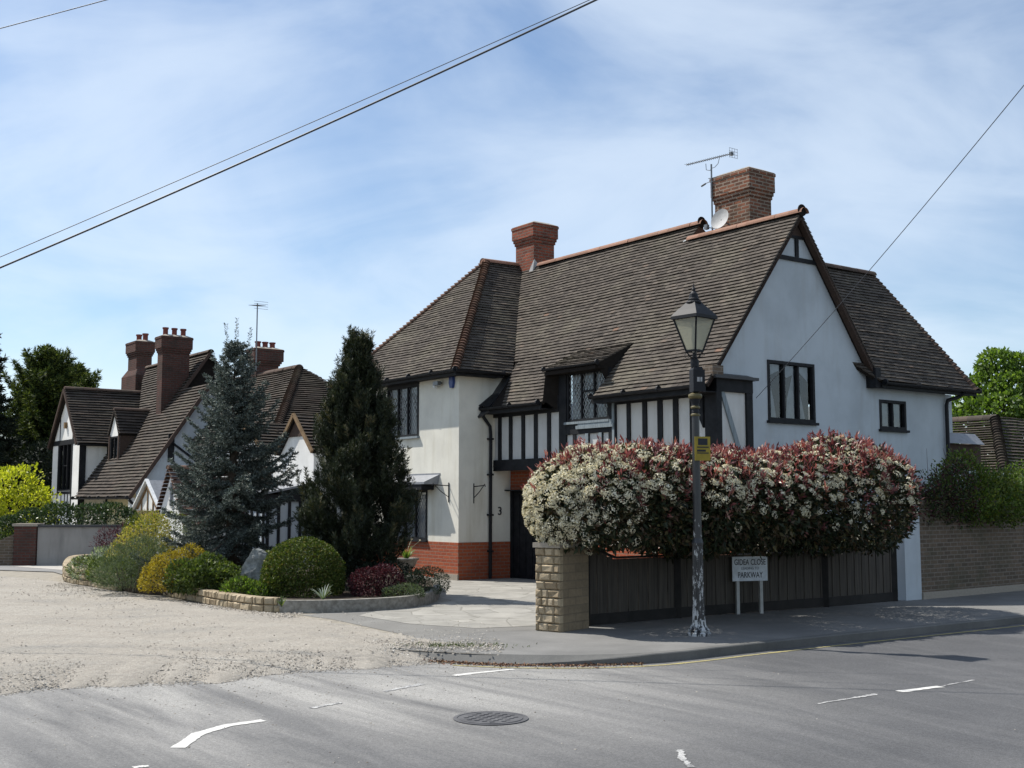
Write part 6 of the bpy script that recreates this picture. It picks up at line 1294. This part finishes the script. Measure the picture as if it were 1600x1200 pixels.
# ---------------------------------------------------------------- planting on the right
def wl(t): q = Vector((W2[0], W2[1])) + Vector((9.98 - 7.2, 23.33 - 21.1)).normalized() * t; return q
q = wl(.55); shrub('climbing_rose', (q.x, q.y, 0), [(-.2, .0, 1.72, .50, .42, .42), (.35, .2, 1.8, .5, .42, .5), (.5, .2, 2.15, .25, .25, .34)], 6500, .06, .03, [M['l_photinia'], M['l_purple'], M['l_dark'], M['l_green']], 'bronze-leaved climber spilling over the wall beside the white pier', 'climber', lumps=.4, depth=.3, zmin=1.2, stems=0)
q = wl(1.75); shrub('climbing_shrub', (q.x, q.y, 0), [(-.3, .1, 2.0, .42, .4, .50), (.25, .3, 1.95, .55, .45, .52), (.8, .55, 1.85, .45, .4, .45), (-.1, -.1, 1.6, .7, .4, .35), (.7, .3, 1.6, .6, .4, .35), (-.1, .2, 2.35, .3, .3, .35)], 14000, .07, .035, [M['l_green'], M['l_bright'], M['l_olive']], 'green climber heaped over the middle of the brown garden wall', 'climber', up=.7, lumps=.45, depth=.3, zmin=1.25, stems=0)
q = wl(3.6); shrub('climbing_shrub', (q.x, q.y, 0), [(-.3, .1, 1.8, .6, .4, .45), (.5, .5, 2.0, .7, .5, .55), (1.2, 1, 2.0, .7, .5, .6)], 11000, .07, .035, [M['l_green'], M['l_bright']], 'brighter green climber on the garden wall at the right edge', 'climber', lumps=.35, depth=.25, zmin=1.25, stems=0)
q = wl(1.3); mb = MB()
for i in range(14):
    a = rng.random() * 6.28; s0 = Vector((rng.normal() * .7, rng.normal() * .1 + .2, 1.7)); mb.tube([s0, s0 + Vector((cos(a) * .12, sin(a) * .12, .45)), s0 + Vector((cos(a) * .3, sin(a) * .25, .75 + rng.random() * .35))], [.006, .005, .003], 4)
tag(mb.build('rose_stems', M['l_purple'], loc=(q.x, q.y, 0)), 'bare reddish shoots standing above the climbers on the garden wall', 'plant')
# broadleaf tree far right
def broadleaf(name, loc, blobs, n, L, m, label, cat='tree', group=None, tr=.22, hz=3):
    root = shrub(name, loc, blobs, n, L, L * .75, m, label, cat, up=.2, rand=.9, inner=.3, lumps=.16, k=5, group=group, stems=0, depth=.13, part='crown')
    mb = MB(); mb.tube([(0, 0, -.1), (.05, 0, hz * .5), (0, 0, hz)], [tr, tr * .8, tr * .6], 10)
    for b in blobs: mb.tube([(0, 0, hz * .8), (b[0] * .5, b[1] * .5, (hz + b[2]) / 2), (b[0], b[1], b[2])], [tr * .5, tr * .3, .03], 6)
    mb.build('trunk', M['bark'], root); return root
c = at(1585, 785, 48); r_ = np.random.default_rng(4); bl = [(x, y, z, s, s, s * .8) for x, y, z, s in ((0, 0, 6.2, 1.4), (-1.6, 0, 5.0, 1.2), (1.5, .5, 5.6, 1.4), (-.6, -.8, 5.2, 1.3), (.8, -.8, 4.6, 1.3), (-1.9, .4, 3.7, 1.1), (.2, 0, 3.6, 1.6), (-.4, .2, 7.3, .8), (.8, .2, 7.2, .8), (2.4, 0, 4.2, 1.5), (-1.2, .2, 6.3, .7), (-1.2, 0, 2.9, 1.2))]
broadleaf('maple_tree', (c.x, c.y, 0), bl, 26000, .20, M['l_bright'], 'bright green broadleaf tree rising behind the right end of the house', hz=3)
for i, (px, Y) in enumerate(((1750, 55), (1900, 62))):
    c = at(px, 785, Y); broadleaf('maple_tree', (c.x, c.y, 0), [(b[0] * 1.2, b[1] * 1.2, b[2] * 1.1, b[3] * 1.2, b[4] * 1.2, b[5] * 1.1) for b in bl], 9000, .32, M['l_green'], ['green tree outside the right edge, nearer one', 'green tree outside the right edge, farther one'][i], hz=3)
# far tree belt closing the horizon
bl = []
for i in range(60): x = -150 + i * 6.2 + rng.normal() * 1.5; bl.append((x, 120 + rng.normal() * 5, 1.6, 5.5, 4, 4.2 + rng.normal() * .8))
P_, N_ = shell(bl, 26000, .1, .15, 4, 9, -.1, .1)
tag(quads('treeline', leaf_quads(P_, N_ + rng.normal(size=P_.shape), 1.1, .8), M['l_green']), 'distant belt of green trees along the horizon', kind='stuff')
# a few weeds at the drop kerb
n = 420; x = rng.normal(-.75, .35, n); P_ = np.stack([x, 14.25 + rng.normal(size=n) * .13 + x * -.05, np.full(n, .0)], 1); D_ = rng.normal(size=(n, 3)) * .6; D_[:, 2] = 1
tag(quads('weeds', leaf_quads(P_, D_, .035, .01), M['l_green']), 'short weeds growing in the joint by the dropped kerb', kind='stuff')
